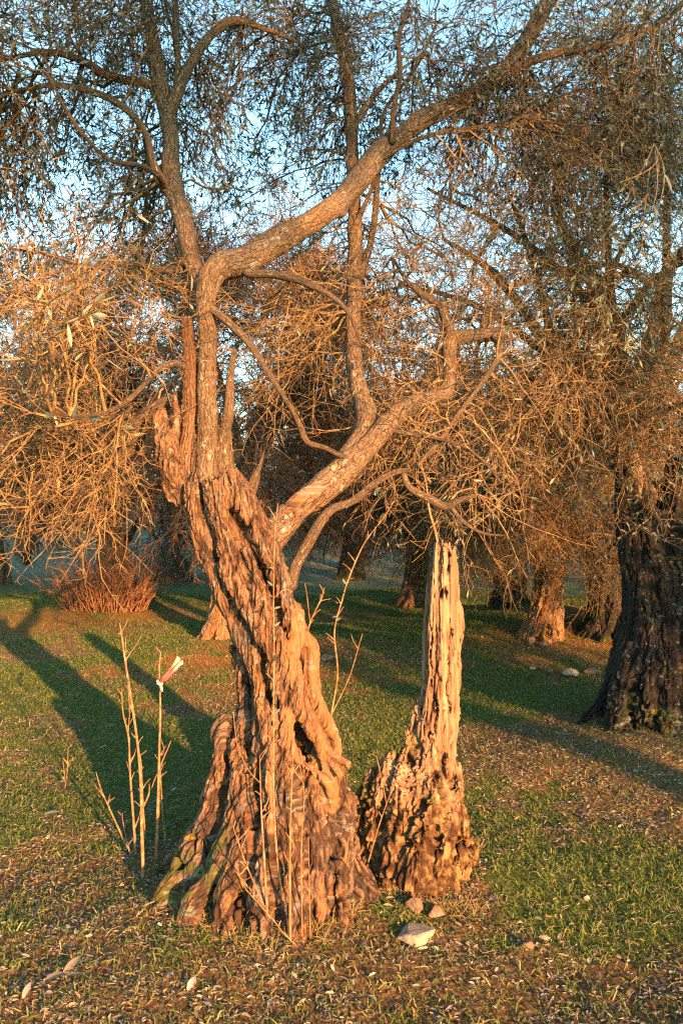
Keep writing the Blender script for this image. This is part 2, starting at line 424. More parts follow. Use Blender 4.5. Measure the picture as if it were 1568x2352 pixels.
# ------------------------------------------------------------------ placement table (bases on the ground)
def px(lst):
    """rows (x, y, depth, radius) measured on the photograph -> metres"""
    return np.array([[*P(x, y, d), r/F*d] for x, y, d, r in lst])

MOUNDS += [(-.28, 3.5, .075, .62), (.42, 3.6, .05, .5)]
MOUNDS += [(-1.45, 9.6, .16, 1.7), (2.55, 10.4, .28, 1.7), (2.4, 5.8, .12, 1.1), (-4.0, 12.6, .22, 2.2), (1.1, 14, .2, 1.6), (4.2, 11.6, .25, 1.6)]

# ------------------------------------------------------------------ ground sheet
def near_relief(p):
    near = sstep(12, 5, p[:, 1])*sstep(-1, 1.5, p[:, 1])
    q = p*np.array([1, 1, 0.])
    return near*(.03*(fbm(q*5, 4, 3)-.5)+.018*(fbm(q*26, 2, 9)-.5))
def litter_mask(x, y):
    q = np.stack([x, y, 0*x], 1)
    n = fbm(q*np.array([.9, .9, 1])+5, 4, 77)*.6+fbm(q*5.5, 3, 78)*.4
    l = np.zeros(len(x))
    for mx, my, mr in ((-1.35, 8.2, 1.7), (2.6, 9.4, 1.5), (-3.8, 11.2, 1.8), (.1, 3.2, 1.2), (.8, 2.5, .9), (1.9, 4.6, 1.0), (1.2, 5.2, .8), (-.9, 2.6, .6)):
        l = np.maximum(l, np.exp(-((x-mx)**2+(y-my)**2)/(mr*mr)))
    return sstep(.47, .64, n+.24*l-.055)
def ground():
    ys = np.concatenate([np.linspace(-60, -2, 30), np.linspace(-1.6, 1.4, 12), np.arange(1.5, 6, .03), np.arange(6, 14, .09), np.arange(14, 40, .5), np.linspace(40, 300, 50)])
    xs = np.concatenate([np.linspace(-200, -16, 24), np.arange(-15, -4, .5), np.arange(-4, 4, .035), np.arange(4, 16, .3), np.linspace(16.5, 200, 24)])
    X, Y = np.meshgrid(xs, ys); Z = gz(X, Y)
    p = np.stack([X.ravel(), Y.ravel(), Z.ravel()], 1)
    p[:, 2] += near_relief(p)
    litter = litter_mask(p[:, 0], p[:, 1])
    warm = np.zeros(len(p))
    for mx, my, mr in ((-1.35, 8.4, 1.5), (2.6, 9.4, 1.4), (-3.7, 11.6, 1.5), (-.2, 7.6, .9)): warm = np.maximum(warm, np.exp(-((p[:, 0]-mx)**2+(p[:, 1]-my)**2)/(mr*mr)))
    nx, ny = len(xs), len(ys)
    i = (np.arange(ny-1)*nx)[:, None]+np.arange(nx-1)[None]
    Fc = np.stack([i, i+1, i+1+nx, i+nx], -1).reshape(-1, 4)
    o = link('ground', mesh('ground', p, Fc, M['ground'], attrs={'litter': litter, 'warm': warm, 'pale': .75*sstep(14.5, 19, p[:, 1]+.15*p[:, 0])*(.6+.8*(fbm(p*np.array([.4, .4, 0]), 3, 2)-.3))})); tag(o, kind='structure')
ground()
def groundz(x, y): return gz(x, y)

# ------------------------------------------------------------------ main olive: fused twisting trunk
def core_at(z, core):
    o = np.argsort(core[:, 2]); c = core[o]
    return np.interp(z, c[:, 2], c[:, 0]), np.interp(z, c[:, 2], c[:, 1]), np.interp(z, c[:, 2], c[:, 3])

def build_trunk(tl, core_px, voxel, twist, smoothpaths, seed, craggy=.75, moss=None, amp=1.0, zs=.2, slots=None):
    V, Q = fuse(tl, voxel, 4)
    N = vnormals(V, Q)
    core = px(core_px); cx, cyy, cr = core_at(V[:, 2], core)
    a = np.arctan2(V[:, 1]-cyy, V[:, 0]-cx)-twist*np.clip(V[:, 2]-.55, 0, 9)**1.15
    RR = .25
    g = np.stack([np.cos(a)*RR, np.sin(a)*RR, V[:, 2]], 1)
    sm = np.zeros(len(V))
    for pth, rad in smoothpaths:
        q = catmull(pth, .02)[:, :3]
        d = np.full(len(V), 9.)
        sel = np.where((np.abs(V-q.mean(0)) < (np.ptp(q, axis=0)/2+.12)).all(1))[0]
        if len(sel):
            dd = np.sqrt(((V[sel][:, None]-q[None])**2).sum(-1)).min(1); d[sel] = dd
        sm = np.maximum(sm, sstep(rad*1.5, rad*.95, d))
    base = sstep(craggy, craggy*.45, V[:, 2])
    # long bark furrows
    gs = g*np.array([1, 1, zs])
    warp = (fbm(g*np.array([9, 9, 2.6])+3, 3, seed+9)-.5)
    q = gs*27; q[:, 0] += warp*2.2; q[:, 1] += warp*2.2
    n = fbm(q, 3, seed); ridge = 1-np.abs(2*n-1)
    crev = sstep(.82, .98, ridge)
    n2 = fbm(gs*np.array([60, 60, 45.])+warp[:, None]*4, 3, seed+3)-.5
    nf = fbm(gs*np.array([52, 52, 30.])+warp[:, None]*5, 2, seed+8); fine = sstep(.80, .97, 1-np.abs(2*nf-1))
    kn = fbm(V*np.array([16, 16, 5.5])+(.6*warp)[:, None]+seed, 4, seed+30, .55); knob = (1-np.abs(2*kn-1)); pit = sstep(.78, .97, knob)
    rough = 1-.55*sm
    dsp = amp*rough*(-.015*crev*(1-.25*base)-.0065*fine+.009*n2)+base*.05*(fbm(V*4.5+9, 2, seed+51)-.5)+.014*rough*(fbm(V*9, 3, seed+4)-.5)
    dsp = dsp+base*rough*(.020*(kn-.5)-.045*pit*sstep(.48, .62, fbm(V*5, 2, seed))+.020*(fbm(g*np.array([60, 60, 20.])+warp[:, None]*3, 3, seed+40)-.5))
    V2 = V+N*dsp[:, None]
    ms = np.zeros(len(V))
    if moss:
        for mp, mr in moss:
            dd = np.linalg.norm(V-np.array(mp), axis=1); ms = np.maximum(ms, sstep(mr, mr*.5, dd))
        ms = ms*sstep(.40, .54, fbm(V*13, 5, seed+77, .65))*sstep(-.2, .35, N[:, 2])*.9
    if slots is not None: V2 = V2
    return V2, Q, {'grain': g, 'smoothwood': sm, 'moss': ms, 'crev': rough*np.clip(crev+.55*fine+base*pit, 0, 1)}

MAIN = thing('olive_tree', 'twisted old olive tree with a broad gnarled base leaning left beside the dead stump', 'olive tree', (-.26, 3.5, 0))
core = [(470, 1000, 3.5, 30), (468, 1080, 3.5, 40), (500, 1180, 3.5, 62), (545, 1270, 3.5, 80), (578, 1340, 3.5, 84), (605, 1420, 3.5, 84), (632, 1500, 3.5, 80), (648, 1600, 3.5, 78),
        (655, 1700, 3.5, 95), (648, 1800, 3.5, 125), (640, 1900, 3.5, 145), (625, 2000, 3.5, 160), (610, 2110, 3.5, 165)]
tl = [px(core)]
tl[0][:, 3] *= .95
for row in ([(600, 1650, 3.5, 50), (570, 1750, 3.48, 70), (545, 1850, 3.45, 85), (520, 1950, 3.42, 100), (490, 2050, 3.3, 112), (480, 2150, 3.26, 112)], [(500, 1900, 3.4, 50), (470, 1980, 3.32, 60), (440, 2060, 3.24, 62), (420, 2150, 3.2, 62)],
            [(690, 1650, 3.5, 50), (715, 1750, 3.48, 68), (730, 1850, 3.45, 78), (735, 1950, 3.42, 84), (735, 2050, 3.4, 88), (735, 2150, 3.4, 90)],
            [(640, 1750, 3.42, 80), (640, 1850, 3.36, 100), (630, 1950, 3.3, 110), (620, 2050, 3.25, 120), (615, 2150, 3.22, 125)]):
    tl.append(px(row))
rg = np.random.RandomState(11)
# perimeter strands spiralling round the core
cw = px(core)
for i in range(20):
    a0 = i/20*2*np.pi+rg.uniform(-.15, .15); rows = []
    zlo = -.12; zhi = rg.uniform(1.0, 1.62)
    for z in np.linspace(zlo, zhi, 11):
        x, y, r = core_at(np.array([z]), cw); x, y, r = x[0], y[0], r[0]
        a = a0+1.15*z+.12*math.sin(z*5+i); w = sstep(.62, .0, z)
        rr = r*(.86+.10*math.sin(z*6+i*2.1))+.10*w*w*(.4+.9*rg.rand())
        rows.append([x+math.cos(a)*rr, y+math.sin(a)*rr, z, (.030+.028*w)*(1+.22*math.sin(z*5+i))])
    tl.append(np.array(rows))
fd = 3.28   # depth of the front face in the middle
hand = [
 # left flank and root running down to the lower left
 [(520, 1640, 3.42, 20), (505, 1680, 3.40, 24), (508, 1730, 3.38, 24), (496, 1800, 3.36, 28), (482, 1870, 3.33, 30), (458, 1930, 3.30, 30), (425, 1985, 3.27, 27), (392, 2040, 3.22, 26), (365, 2090, 3.16, 24), (340, 2150, 3.12, 20)],
 [(500, 1760, 3.5, 24), (480, 1850, 3.5, 28), (450, 1930, 3.52, 30), (415, 1970, 3.52, 28), (385, 2000, 3.5, 24), (350, 2040, 3.5, 22), (330, 2090, 3.5, 14)],
 [(545, 1700, 3.36, 20), (545, 1800, 3.28, 26), (530, 1900, 3.22, 28), (500, 1970, 3.16, 28), (470, 2030, 3.12, 28), (440, 2090, 3.06, 30), (430, 2170, 3.02, 26)],
 [(560, 1850, 3.24, 22), (555, 1930, 3.16, 26), (530, 2010, 3.10, 30), (515, 2090, 3.03, 32), (505, 2180, 2.98, 28)],
 # middle front buttresses
 [(600, 1600, 3.3, 18), (612, 1700, 3.27, 18), (622, 1800, 3.22, 24), (618, 1900, 3.16, 30), (608, 2000, 3.1, 32), (600, 2100, 3.02, 34), (592, 2190, 2.96, 28)],
 [(640, 1560, 3.28, 18), (655, 1650, 3.25, 20), (650, 1750, 3.22, 28), (655, 1850, 3.17, 34), (665, 1950, 3.11, 34), (668, 2050, 3.05, 34), (680, 2120, 3.0, 34), (690, 2190, 2.97, 26)],
 [(690, 1750, 3.25, 26), (712, 1850, 3.2, 32), (722, 1950, 3.15, 32), (722, 2050, 3.1, 32), (735, 2150, 3.05, 28)],
 [(765, 1740, 3.3, 22), (780, 1800, 3.28, 24), (792, 1870, 3.26, 24), (790, 1950, 3.24, 26), (780, 2040, 3.2, 30), (790, 2120, 3.16, 28)],
 [(795, 1860, 3.38, 18), (806, 1930, 3.36, 24), (812, 2000, 3.3, 28), (822, 2060, 3.26, 26), (850, 2110, 3.22, 18)],
 [(800, 1930, 3.34, 24), (818, 2000, 3.3, 32), (840, 2060, 3.24, 36), (858, 2120, 3.2, 30)],
 [(770, 1980, 3.14, 26), (775, 2060, 3.08, 28), (800, 2120, 3.05, 20)],
 # inner wood filling the slits
 [(690, 1480, 3.42, 26), (700, 1560, 3.40, 30), (715, 1640, 3.37, 30), (725, 1720, 3.33, 30), (735, 1800, 3.30, 32), (750, 1880, 3.27, 34), (755, 1960, 3.24, 36), (760, 2060, 3.2, 36)],
 # long twisted ribs on the upper trunk
 [(440, 1110, 3.42, 22), (450, 1180, 3.4, 24), (470, 1260, 3.38, 24), (500, 1340, 3.36, 22), (525, 1400, 3.35, 20), (560, 1470, 3.34, 22), (590, 1540, 3.33, 22), (600, 1620, 3.33, 22), (600, 1700, 3.32, 22), (590, 1790, 3.28, 22)],
 [(485, 1100, 3.38, 24), (500, 1180, 3.37, 26), (530, 1260, 3.34, 22), (560, 1330, 3.32, 20), (600, 1420, 3.3, 22), (625, 1500, 3.29, 22), (640, 1590, 3.28, 20), (650, 1680, 3.26, 22), (680, 1760, 3.24, 22)],
 [(520, 1090, 3.44, 30), (545, 1130, 3.42, 34), (575, 1185, 3.4, 34), (605, 1235, 3.38, 30), (628, 1290, 3.36, 28), (648, 1350, 3.36, 26), (664, 1420, 3.36, 26), (680, 1490, 3.34, 22)],
 [(512, 1240, 3.33, 14), (515, 1300, 3.31, 18), (540, 1350, 3.29, 18), (560, 1390, 3.28, 18), (590, 1440, 3.28, 16), (615, 1500, 3.27, 14)],
 [(560, 1260, 3.32, 14), (585, 1320, 3.3, 16), (600, 1380, 3.29, 16), (630, 1440, 3.28, 18), (650, 1500, 3.28, 18), (660, 1580, 3.27, 16)],
 [(540, 1480, 3.42, 16), (556, 1560, 3.42, 16), (560, 1640, 3.42, 20), (548, 1720, 3.42, 22), (535, 1800, 3.4, 22)],
]
smoothp = [
 [(688, 1400, 3.38, 14), (684, 1450, 3.34, 18), (672, 1500, 3.30, 22), (672, 1560, 3.27, 24), (690, 1620, 3.25, 25), (716, 1670, 3.24, 24), (733, 1705, 3.24, 20), (742, 1745, 3.25, 15), (752, 1790, 3.25, 14)],
 [(695, 1455, 3.38, 16), (718, 1490, 3.38, 16), (718, 1550, 3.36, 15), (728, 1610, 3.35, 16), (750, 1660, 3.33, 18), (768, 1690, 3.33, 16), (775, 1730, 3.33, 15)],
 [(660, 1640, 3.24, 14), (664, 1700, 3.22, 16), (690, 1745, 3.2, 17), (725, 1775, 3.2, 15), (755, 1800, 3.22, 13), (762, 1850, 3.24, 12)],
 [(735, 1705, 3.25, 12), (765, 1735, 3.23, 13), (790, 1750, 3.21, 12), (803, 1757, 3.19, 12)],
 [(742, 1730, 3.25, 11), (770, 1765, 3.22, 12), (785, 1785, 3.22, 11)],
 [(628, 1640, 3.26, 12), (626, 1700, 3.24, 13), (616, 1760, 3.2, 15), (618, 1830, 3.17, 14), (622, 1900, 3.13, 13)],
]
LIMB = {   # x, y, depth, radius
 'A': [(476, 1120, 3.47, 26), (476, 1040, 3.47, 23), (476, 960, 3.47, 22), (476, 870, 3.47, 21), (478, 780, 3.47, 21), (474, 700, 3.47, 24), (482, 640, 3.48, 27), (510, 605, 3.5, 32), (560, 595, 3.53, 34), (620, 560, 3.57, 31),
        (700, 515, 3.65, 27), (790, 455, 3.75, 26), (870, 355, 3.88, 25), (960, 283, 4.0, 22), (1080, 220, 4.15, 19), (1160, 160, 4.25, 17), (1215, 80, 4.3, 18), (1265, -10, 4.35, 17), (1320, -120, 4.4, 12)],
 'B': [(600, 1270, 3.42, 34), (630, 1228, 3.43, 32), (680, 1175, 3.46, 32), (740, 1120, 3.5, 34), (790, 1080, 3.54, 33), (845, 1025, 3.6, 27), (900, 965, 3.68, 23), (950, 925, 3.74, 20), (1000, 908, 3.8, 17), (1025, 895, 3.82, 16), (1032, 840, 3.86, 15), (1034, 785, 3.9, 16), (1075, 772, 3.95, 15), (1150, 764, 4.0, 13)],
 'C': [(790, 1060, 3.6, 22), (828, 1000, 3.66, 22), (838, 950, 3.7, 21), (818, 870, 3.78, 20), (810, 780, 3.85, 18), (812, 680, 3.93, 18), (816, 560, 4.0, 17), (812, 430, 4.08, 16), (806, 300, 4.15, 15), (800, 190, 4.2, 14), (780, 90, 4.28, 13), (762, -10, 4.35, 11), (750, -90, 4.4, 8)],
 'D': [(668, 1350, 3.38, 14), (680, 1300, 3.35, 13), (712, 1240, 3.32, 13), (738, 1195, 3.3, 12), (765, 1168, 3.3, 10), (810, 1150, 3.3, 9), (860, 1110, 3.3, 8), (905, 1085, 3.32, 7), (935, 1080, 3.35, 5)],
 'E': [(425, 1130, 3.5, 24), (428, 1060, 3.5, 22), (436, 980, 3.5, 20), (438, 900, 3.5, 20), (436, 820, 3.5, 19), (432, 760, 3.5, 16), (430, 730, 3.5, 12)],
 'F': [(520, 1100, 3.54, 24), (515, 1050, 3.52, 20), (514, 1000, 3.49, 15), (524, 950, 3.45, 12), (528, 880, 3.45, 9), (534, 830, 3.46, 7), (545, 790, 3.5, 5)],
 'G': [(474, 690, 3.5, 18), (455, 640, 3.55, 18), (438, 590, 3.6, 19), (425, 520, 3.62, 21), (405, 450, 3.66, 22), (393, 390, 3.7, 21), (392, 310, 3.74, 19), (378, 240, 3.78, 18), (362, 170, 3.82, 18), (350, 90, 3.86, 16), (338, 0, 3.9, 14), (325, -110, 3.95, 10)],
 'G2': [(384, 270, 3.76, 16), (402, 225, 3.76, 14), (420, 180, 3.78, 12), (450, 125, 3.8, 11), (485, 80, 3.84, 10), (525, 50, 3.88, 11), (565, 52, 3.92, 8), (640, 78, 3.98, 5), (700, 105, 4.05, 3)],
 'G3': [(400, 230, 3.77, 9), (408, 160, 3.78, 8), (405, 80, 3.8, 8), (402, 0, 3.84, 7), (400, -80, 3.86, 5)],
 'G4': [(395, 450, 3.66, 14), (370, 420, 3.62, 13), (350, 370, 3.6, 10), (335, 310, 3.58, 8), (300, 260, 3.56, 8), (250, 225, 3.55, 8), (190, 205, 3.52, 7), (120, 195, 3.5, 6), (30, 210, 3.48, 4)],
 'G5': [(372, 200, 3.8, 10), (300, 185, 3.75, 10), (240, 170, 3.7, 9), (190, 140, 3.66, 8), (120, 120, 3.6, 7), (40, 130, 3.55, 5), (-40, 150, 3.5, 4)],
 'A2': [(1090, 215, 4.12, 12), (1170, 165, 4.1, 11), (1260, 125, 4.1, 10), (1340, 112, 4.1, 9), (1410, 98, 4.1, 9), (1490, 68, 4.1, 8), (1570, 5, 4.12, 7), (1640, -60, 4.2, 5)],
 'A3': [(560, 625, 3.5, 10), (640, 632, 3.46, 8), (700, 650, 3.44, 8), (760, 680, 3.42, 6), (800, 720, 3.4, 4), (830, 790, 3.4, 3)],
 'A4': [(482, 705, 3.45, 9), (530, 745, 3.42, 9), (580, 800, 3.4, 8), (625, 870, 3.38, 7), (670, 940, 3.36, 6), (692, 985, 3.36, 7), (705, 1015, 3.37, 7), (745, 1028, 3.42, 6), (790, 1050, 3.5, 6)],
 'A5': [(900, 330, 3.85, 7), (905, 250, 3.8, 6), (918, 170, 3.78, 6), (915, 90, 3.8, 5), (935, 20, 3.8, 4), (950, -50, 3.8, 3)],
 'A6': [(850, 380, 3.85, 8), (900, 350, 3.83, 6), (960, 320, 3.82, 5), (1040, 300, 3.84, 5), (1120, 290, 3.9, 4), (1200, 270, 4.0, 3)],
 'B2': [(1040, 790, 3.9, 11), (1025, 740, 3.88, 10), (1005, 700, 3.86, 9), (960, 670, 3.84, 7), (930, 640, 3.84, 5), (900, 590, 3.86, 3)],
 'B3': [(1130, 770, 3.98, 8), (1148, 800, 3.9, 7), (1120, 860, 3.8, 6), (1060, 940, 3.7, 6), (1010, 1010, 3.6, 5), (960, 1070, 3.5, 4)],
 'B4': [(925, 1085, 3.5, 7), (940, 1120, 3.5, 9), (985, 1145, 3.5, 9), (1025, 1165, 3.5, 9), (1050, 1150, 3.48, 7), (1090, 1138, 3.46, 5)],
 'B5': [(1035, 1165, 3.5, 6), (1065, 1200, 3.46, 5), (1110, 1225, 3.44, 4), (1160, 1230, 3.42, 2)],
 'B6': [(880, 985, 3.65, 8), (960, 1000, 3.6, 5), (1050, 1020, 3.55, 4), (1110, 1060, 3.5, 3), (1150, 1110, 3.5, 2)],
 'C2': [(815, 520, 4.0, 7), (850, 440, 3.98, 5), (875, 360, 4.0, 5), (880, 260, 4.05, 4), (950, 160, 4.1, 4), (1000, 60, 4.1, 3)],
 'C3': [(806, 300, 4.15, 7), (860, 220, 4.15, 6), (920, 160, 4.2, 4), (980, 120, 4.2, 3)],
 'C4': [(826, 640, 3.95, 10), (850, 560, 3.98, 8), (862, 480, 4.0, 7), (870, 380, 4.05, 6), (900, 280, 4.1, 5)],
 'E2': [(425, 842, 3.48, 8), (400, 835, 3.4, 8), (365, 850, 3.3, 7), (325, 890, 3.2, 6), (280, 930, 3.1, 5), (200, 955, 3.0, 4), (120, 950, 2.9, 3)],
 'E3': [(415, 915, 3.55, 15), (370, 930, 3.6, 16), (330, 965, 3.66, 20), (300, 1010, 3.7, 26), (262, 1045, 3.72, 22), (215, 1035, 3.75, 15), (150, 1010, 3.8, 11), (60, 985, 3.9, 8), (-40, 990, 4.0, 7)],
 'G6': [(378, 430, 3.62, 7), (360, 400, 3.5, 7), (320, 380, 3.4, 6), (285, 375, 3.3, 5), (240, 360, 3.2, 4), (170, 280, 3.1, 4), (110, 170, 3.1, 3)],
 'H': [(420, 620, 3.62, 9), (370, 620, 3.5, 7), (300, 605, 3.4, 6), (210, 615, 3.3, 5), (130, 590, 3.2, 4), (20, 570, 3.1, 3)],
}
def lead(key, n): return px([(x, y, d, r*1.04) for x, y, d, r in LIMB[key][:n]])
for k_, n_ in (('A', 4), ('B', 4), ('D', 3), ('E', 5), ('F', 4)): tl.append(lead(k_, n_))
for h in hand+smoothp: tl.append(px(h))
moss = [(P(400, 2000, 3.3), .26), (P(440, 2040, 3.15), .2), (P(400, 1990, 3.35), .2), (P(470, 2010, 3.15), .16), (P(520, 1950, 3.2), .13), (P(380, 1960, 3.5), .2), (P(440, 2090, 3.1), .15)]
V, Q, at = build_trunk(tl, core, .0048, 1.15, [(px(s_), np.mean([q[3] for q in s_])/F*3.3) for s_ in smoothp], 5, .8, moss)
childmesh('trunk', mesh('trunk', V, Q, M['bark'], attrs=at), MAIN)
thick = {'A': 22, 'B': 22, 'C': 20, 'E': 18, 'G': 20, 'E3': 16}
for i, (k_, rows) in enumerate(LIMB.items()):
    if k_ == 'E3' : mt = M['limb']
    else: mt = M['deadlimb'] if k_ in ('E',) else M['limb']
    childmesh('limb', limb_mesh('limb', [(px(rows), i*7+1, thick.get(k_, 10), .012 if k_ in thick else .02, .26 if k_ == 'E' else .19)], mt), MAIN)
# broken dead snag on the left of the fork, and splintered stub at the right
dead = [px([(398, 1150, 3.48, 20), (392, 1100, 3.45, 26), (385, 1050, 3.44, 28), (375, 1000, 3.43, 20), (372, 960, 3.43, 12), (376, 935, 3.43, 5)]),
        px([(420, 1160, 3.46, 16), (410, 1090, 3.45, 20), (402, 1030, 3.46, 14), (404, 960, 3.47, 9), (402, 905, 3.47, 5), (396, 875, 3.47, 3)]),
        px([(380, 1010, 3.42, 14), (366, 985, 3.42, 14), (362, 950, 3.43, 8), (365, 930, 3.43, 3)])]
V, Q, at = build_trunk(dead, core, .006, 1.1, [], 23, .1, None, .6); at['grain'] = V+.0
V = V+vnormals(V, Q)*(.03*(fbm(V*22, 4, 7)-.5))[:, None]
childmesh('broken_stub', mesh('broken_stub', V, Q, M['bark'], attrs=at), MAIN)
spl = [px([(560, 1150, 3.5, 8), (580, 1110, 3.48, 7), (600, 1060, 3.46, 4), (606, 1035, 3.46, 1)]), px([(575, 1150, 3.5, 8), (592, 1095, 3.5, 5), (590, 1070, 3.5, 1)]),
       px([(585, 1180, 3.44, 6), (598, 1155, 3.42, 4), (600, 1148, 3.42, 1.5)])]
childmesh('splintered_stub', limb_mesh('splintered_stub', [(s_, 91+j, 8, .012, .3) for j, s_ in enumerate(spl)], M['limb']), MAIN)

# ------------------------------------------------------------------ dead stump
STUMP = thing('tree_stump', 'pale weathered dead stump standing tall like a post on its crumbling brown base', 'tree stump', (.42, 3.6, 0))
def stump():
    colm = []
    # vertical slabs of the standing post
    for (x0, x1, x2, r, d, yt) in ((995, 985, 960, 12, 3.52, 1262), (1006, 996, 975, 13, 3.46, 1246), (1020, 1012, 994, 14, 3.45, 1250), (1035, 1032, 1014, 14, 3.46, 1256), (1040, 1046, 1032, 13, 3.50, 1290),
                                 (1015, 1008, 990, 22, 3.56, 1252), (1030, 1030, 1015, 20, 3.56, 1275), (1000, 990, 970, 16, 3.6, 1268)):
        colm.append(px([(x0, yt, d, r*.9), (x0-.2*(x0-x1), yt+60, d, r), (x1, 1450, d, r*1.15), (x1-2, 1560, d-.01, r*1.2), (x2+2, 1680, d-.02, r*1.3), (x2-8, 1780, d-.05, r*1.5), (x2-10, 1880, d-.08, r*1.8)]))
    colm.append(px([(1050, 1370, 3.49, 5), (1056, 1410, 3.48, 9), (1057, 1460, 3.48, 9), (1048, 1500, 3.49, 6)]))
    colm.append(px([(960, 1600, 3.5, 9), (950, 1680, 3.47, 16), (935, 1730, 3.45, 18), (920, 1790, 3.44, 22)]))
    body = [(985, 1730, 3.5, 50), (965, 1800, 3.48, 85), (962, 1880, 3.46, 105), (962, 1960, 3.44, 118), (962, 2040, 3.42, 122), (960, 2120, 3.42, 118)]
    colm.append(px(body))
    rr = np.random.RandomState(3)
    lumps = [[(905, 1720, 3.5, 10), (890, 1760, 3.46, 18), (870, 1820, 3.42, 24), (858, 1900, 3.4, 24), (852, 1980, 3.4, 22), (862, 2060, 3.36, 24)],
             [(860, 1760, 3.5, 8), (848, 1800, 3.48, 16), (836, 1860, 3.46, 20), (838, 1940, 3.46, 18), (845, 2020, 3.42, 20)],
             [(925, 1750, 3.42, 16), (912, 1830, 3.36, 24), (905, 1920, 3.32, 26), (895, 2000, 3.3, 26), (885, 2090, 3.24, 26)],
             [(990, 1790, 3.36, 18), (985, 1860, 3.3, 26), (960, 1940, 3.27, 30), (950, 2020, 3.24, 32), (940, 2100, 3.2, 30)],
             [(1048, 1750, 3.46, 10), (1052, 1810, 3.42, 16), (1056, 1880, 3.38, 22), (1064, 1950, 3.36, 28), (1055, 2010, 3.34, 28), (1030, 2060, 3.3, 28)],
             [(1040, 1860, 3.36, 22), (1020, 1930, 3.3, 32), (1005, 2000, 3.27, 34), (990, 2060, 3.22, 30)],
             [(838, 1800, 3.5, 8), (826, 1860, 3.47, 18), (826, 1940, 3.44, 20), (836, 2030, 3.4, 22)],
             [(880, 1740, 3.5, 6), (868, 1770, 3.5, 10), (880, 1830, 3.5, 20)]]
    for l in lumps: colm.append(px(l))
    V, Q = fuse(colm, .0055, 1); N = vnormals(V, Q)
    up = sstep(.34, .56, V[:, 2]+.24*(fbm(V*np.array([14, 14, 5.]), 3, 8)-.5)*2)
    gs = np.stack([V[:, 0], V[:, 1], V[:, 2]*.035], 1)
    n = fbm(gs*70, 3, 61); rid = 1-np.abs(2*n-1); crk = sstep(.84, .97, rid)
    fine = fbm(gs*190, 3, 12)-.5
    # a few deep vertical checks
    n3 = fbm(np.stack([V[:, 0]*34, V[:, 1]*34, V[:, 2]*1.6], 1), 2, 71); chk = sstep(.035, .0, np.abs(n3-.5))*sstep(.4, .6, fbm(V*np.array([9, 9, 3.]), 2, 5))
    kn = fbm(V*np.array([19, 19, 6.])+2, 5, 31, .62); pit = sstep(.78, .97, 1-np.abs(2*kn-1))
    crb = sstep(.80, .97, 1-np.abs(2*fbm(np.stack([V[:, 0]*26, V[:, 1]*26, V[:, 2]*7], 1)+2*fbm(V*7, 2, 4)[:, None], 3, 55)-1))
    d = up*(-.014*crk+.009*fine-.022*chk+.012*(fbm(V*12, 2, 3)-.5))+(1-up)*(.030*(kn-.5)-.045*pit*sstep(.45, .6, fbm(V*6, 2, 7))+.020*(fbm(V*np.array([60, 60, 26.]), 3, 14)-.5)-.022*crb+.05*(fbm(V*5, 2, 77)-.5))
    V = V+N*d[:, None]
    slot = np.zeros(len(V))
    for x, y, w, h in ((1012, 1365, 3.5, 14), (1023, 1362, 4, 18), (1030, 1290, 3, 34), (1037, 1452, 2.5, 20), (1002, 1640, 3, 60), (1028, 1580, 2, 70), (990, 1500, 2, 90), (998, 1790, 8, 22), (1020, 1760, 7, 40), (975, 1850, 9, 14), (1000, 1905, 9, 12), (1010, 1960, 12, 10)):
        px_ = V[:, 0]/V[:, 1]*F+784; py_ = (CAMH-V[:, 2])/V[:, 1]*F+1176
        wv = 3*np.sin(py_*.08+x); slot = np.maximum(slot, sstep(1.1, .5, np.hypot((px_-x-wv)/w, (py_-y)/h))*(N[:, 1] < .1))
    V[:, 1] += .035*slot
    # jagged broken top
    top = V[:, 2] > P(0, 1290, 3.5)[2]
    V[top, 2] += .05*(fbm(V[top]*np.array([60, 60, 2.]), 2, 44)-.5)*sstep(P(0, 1290, 3.5)[2], P(0, 1255, 3.5)[2], V[top, 2])
    ms = sstep(.5, .60, fbm(V*11, 4, 91))*(1-up)*sstep(.2, .5, V[:, 2])*.7
    md = np.linalg.norm(V-P(915, 1715, 3.5), axis=1); ms = np.maximum(ms, sstep(.07, .03, md))
    childmesh('trunk', mesh('stump_trunk', V, Q, M['stump'], attrs={'grain': V, 'woody': up, 'moss': ms, 'crev': np.clip(up*(crk*.8+chk)+(1-up)*np.maximum(pit, crb*.8)+slot, 0, 1)}), STUMP)
stump()
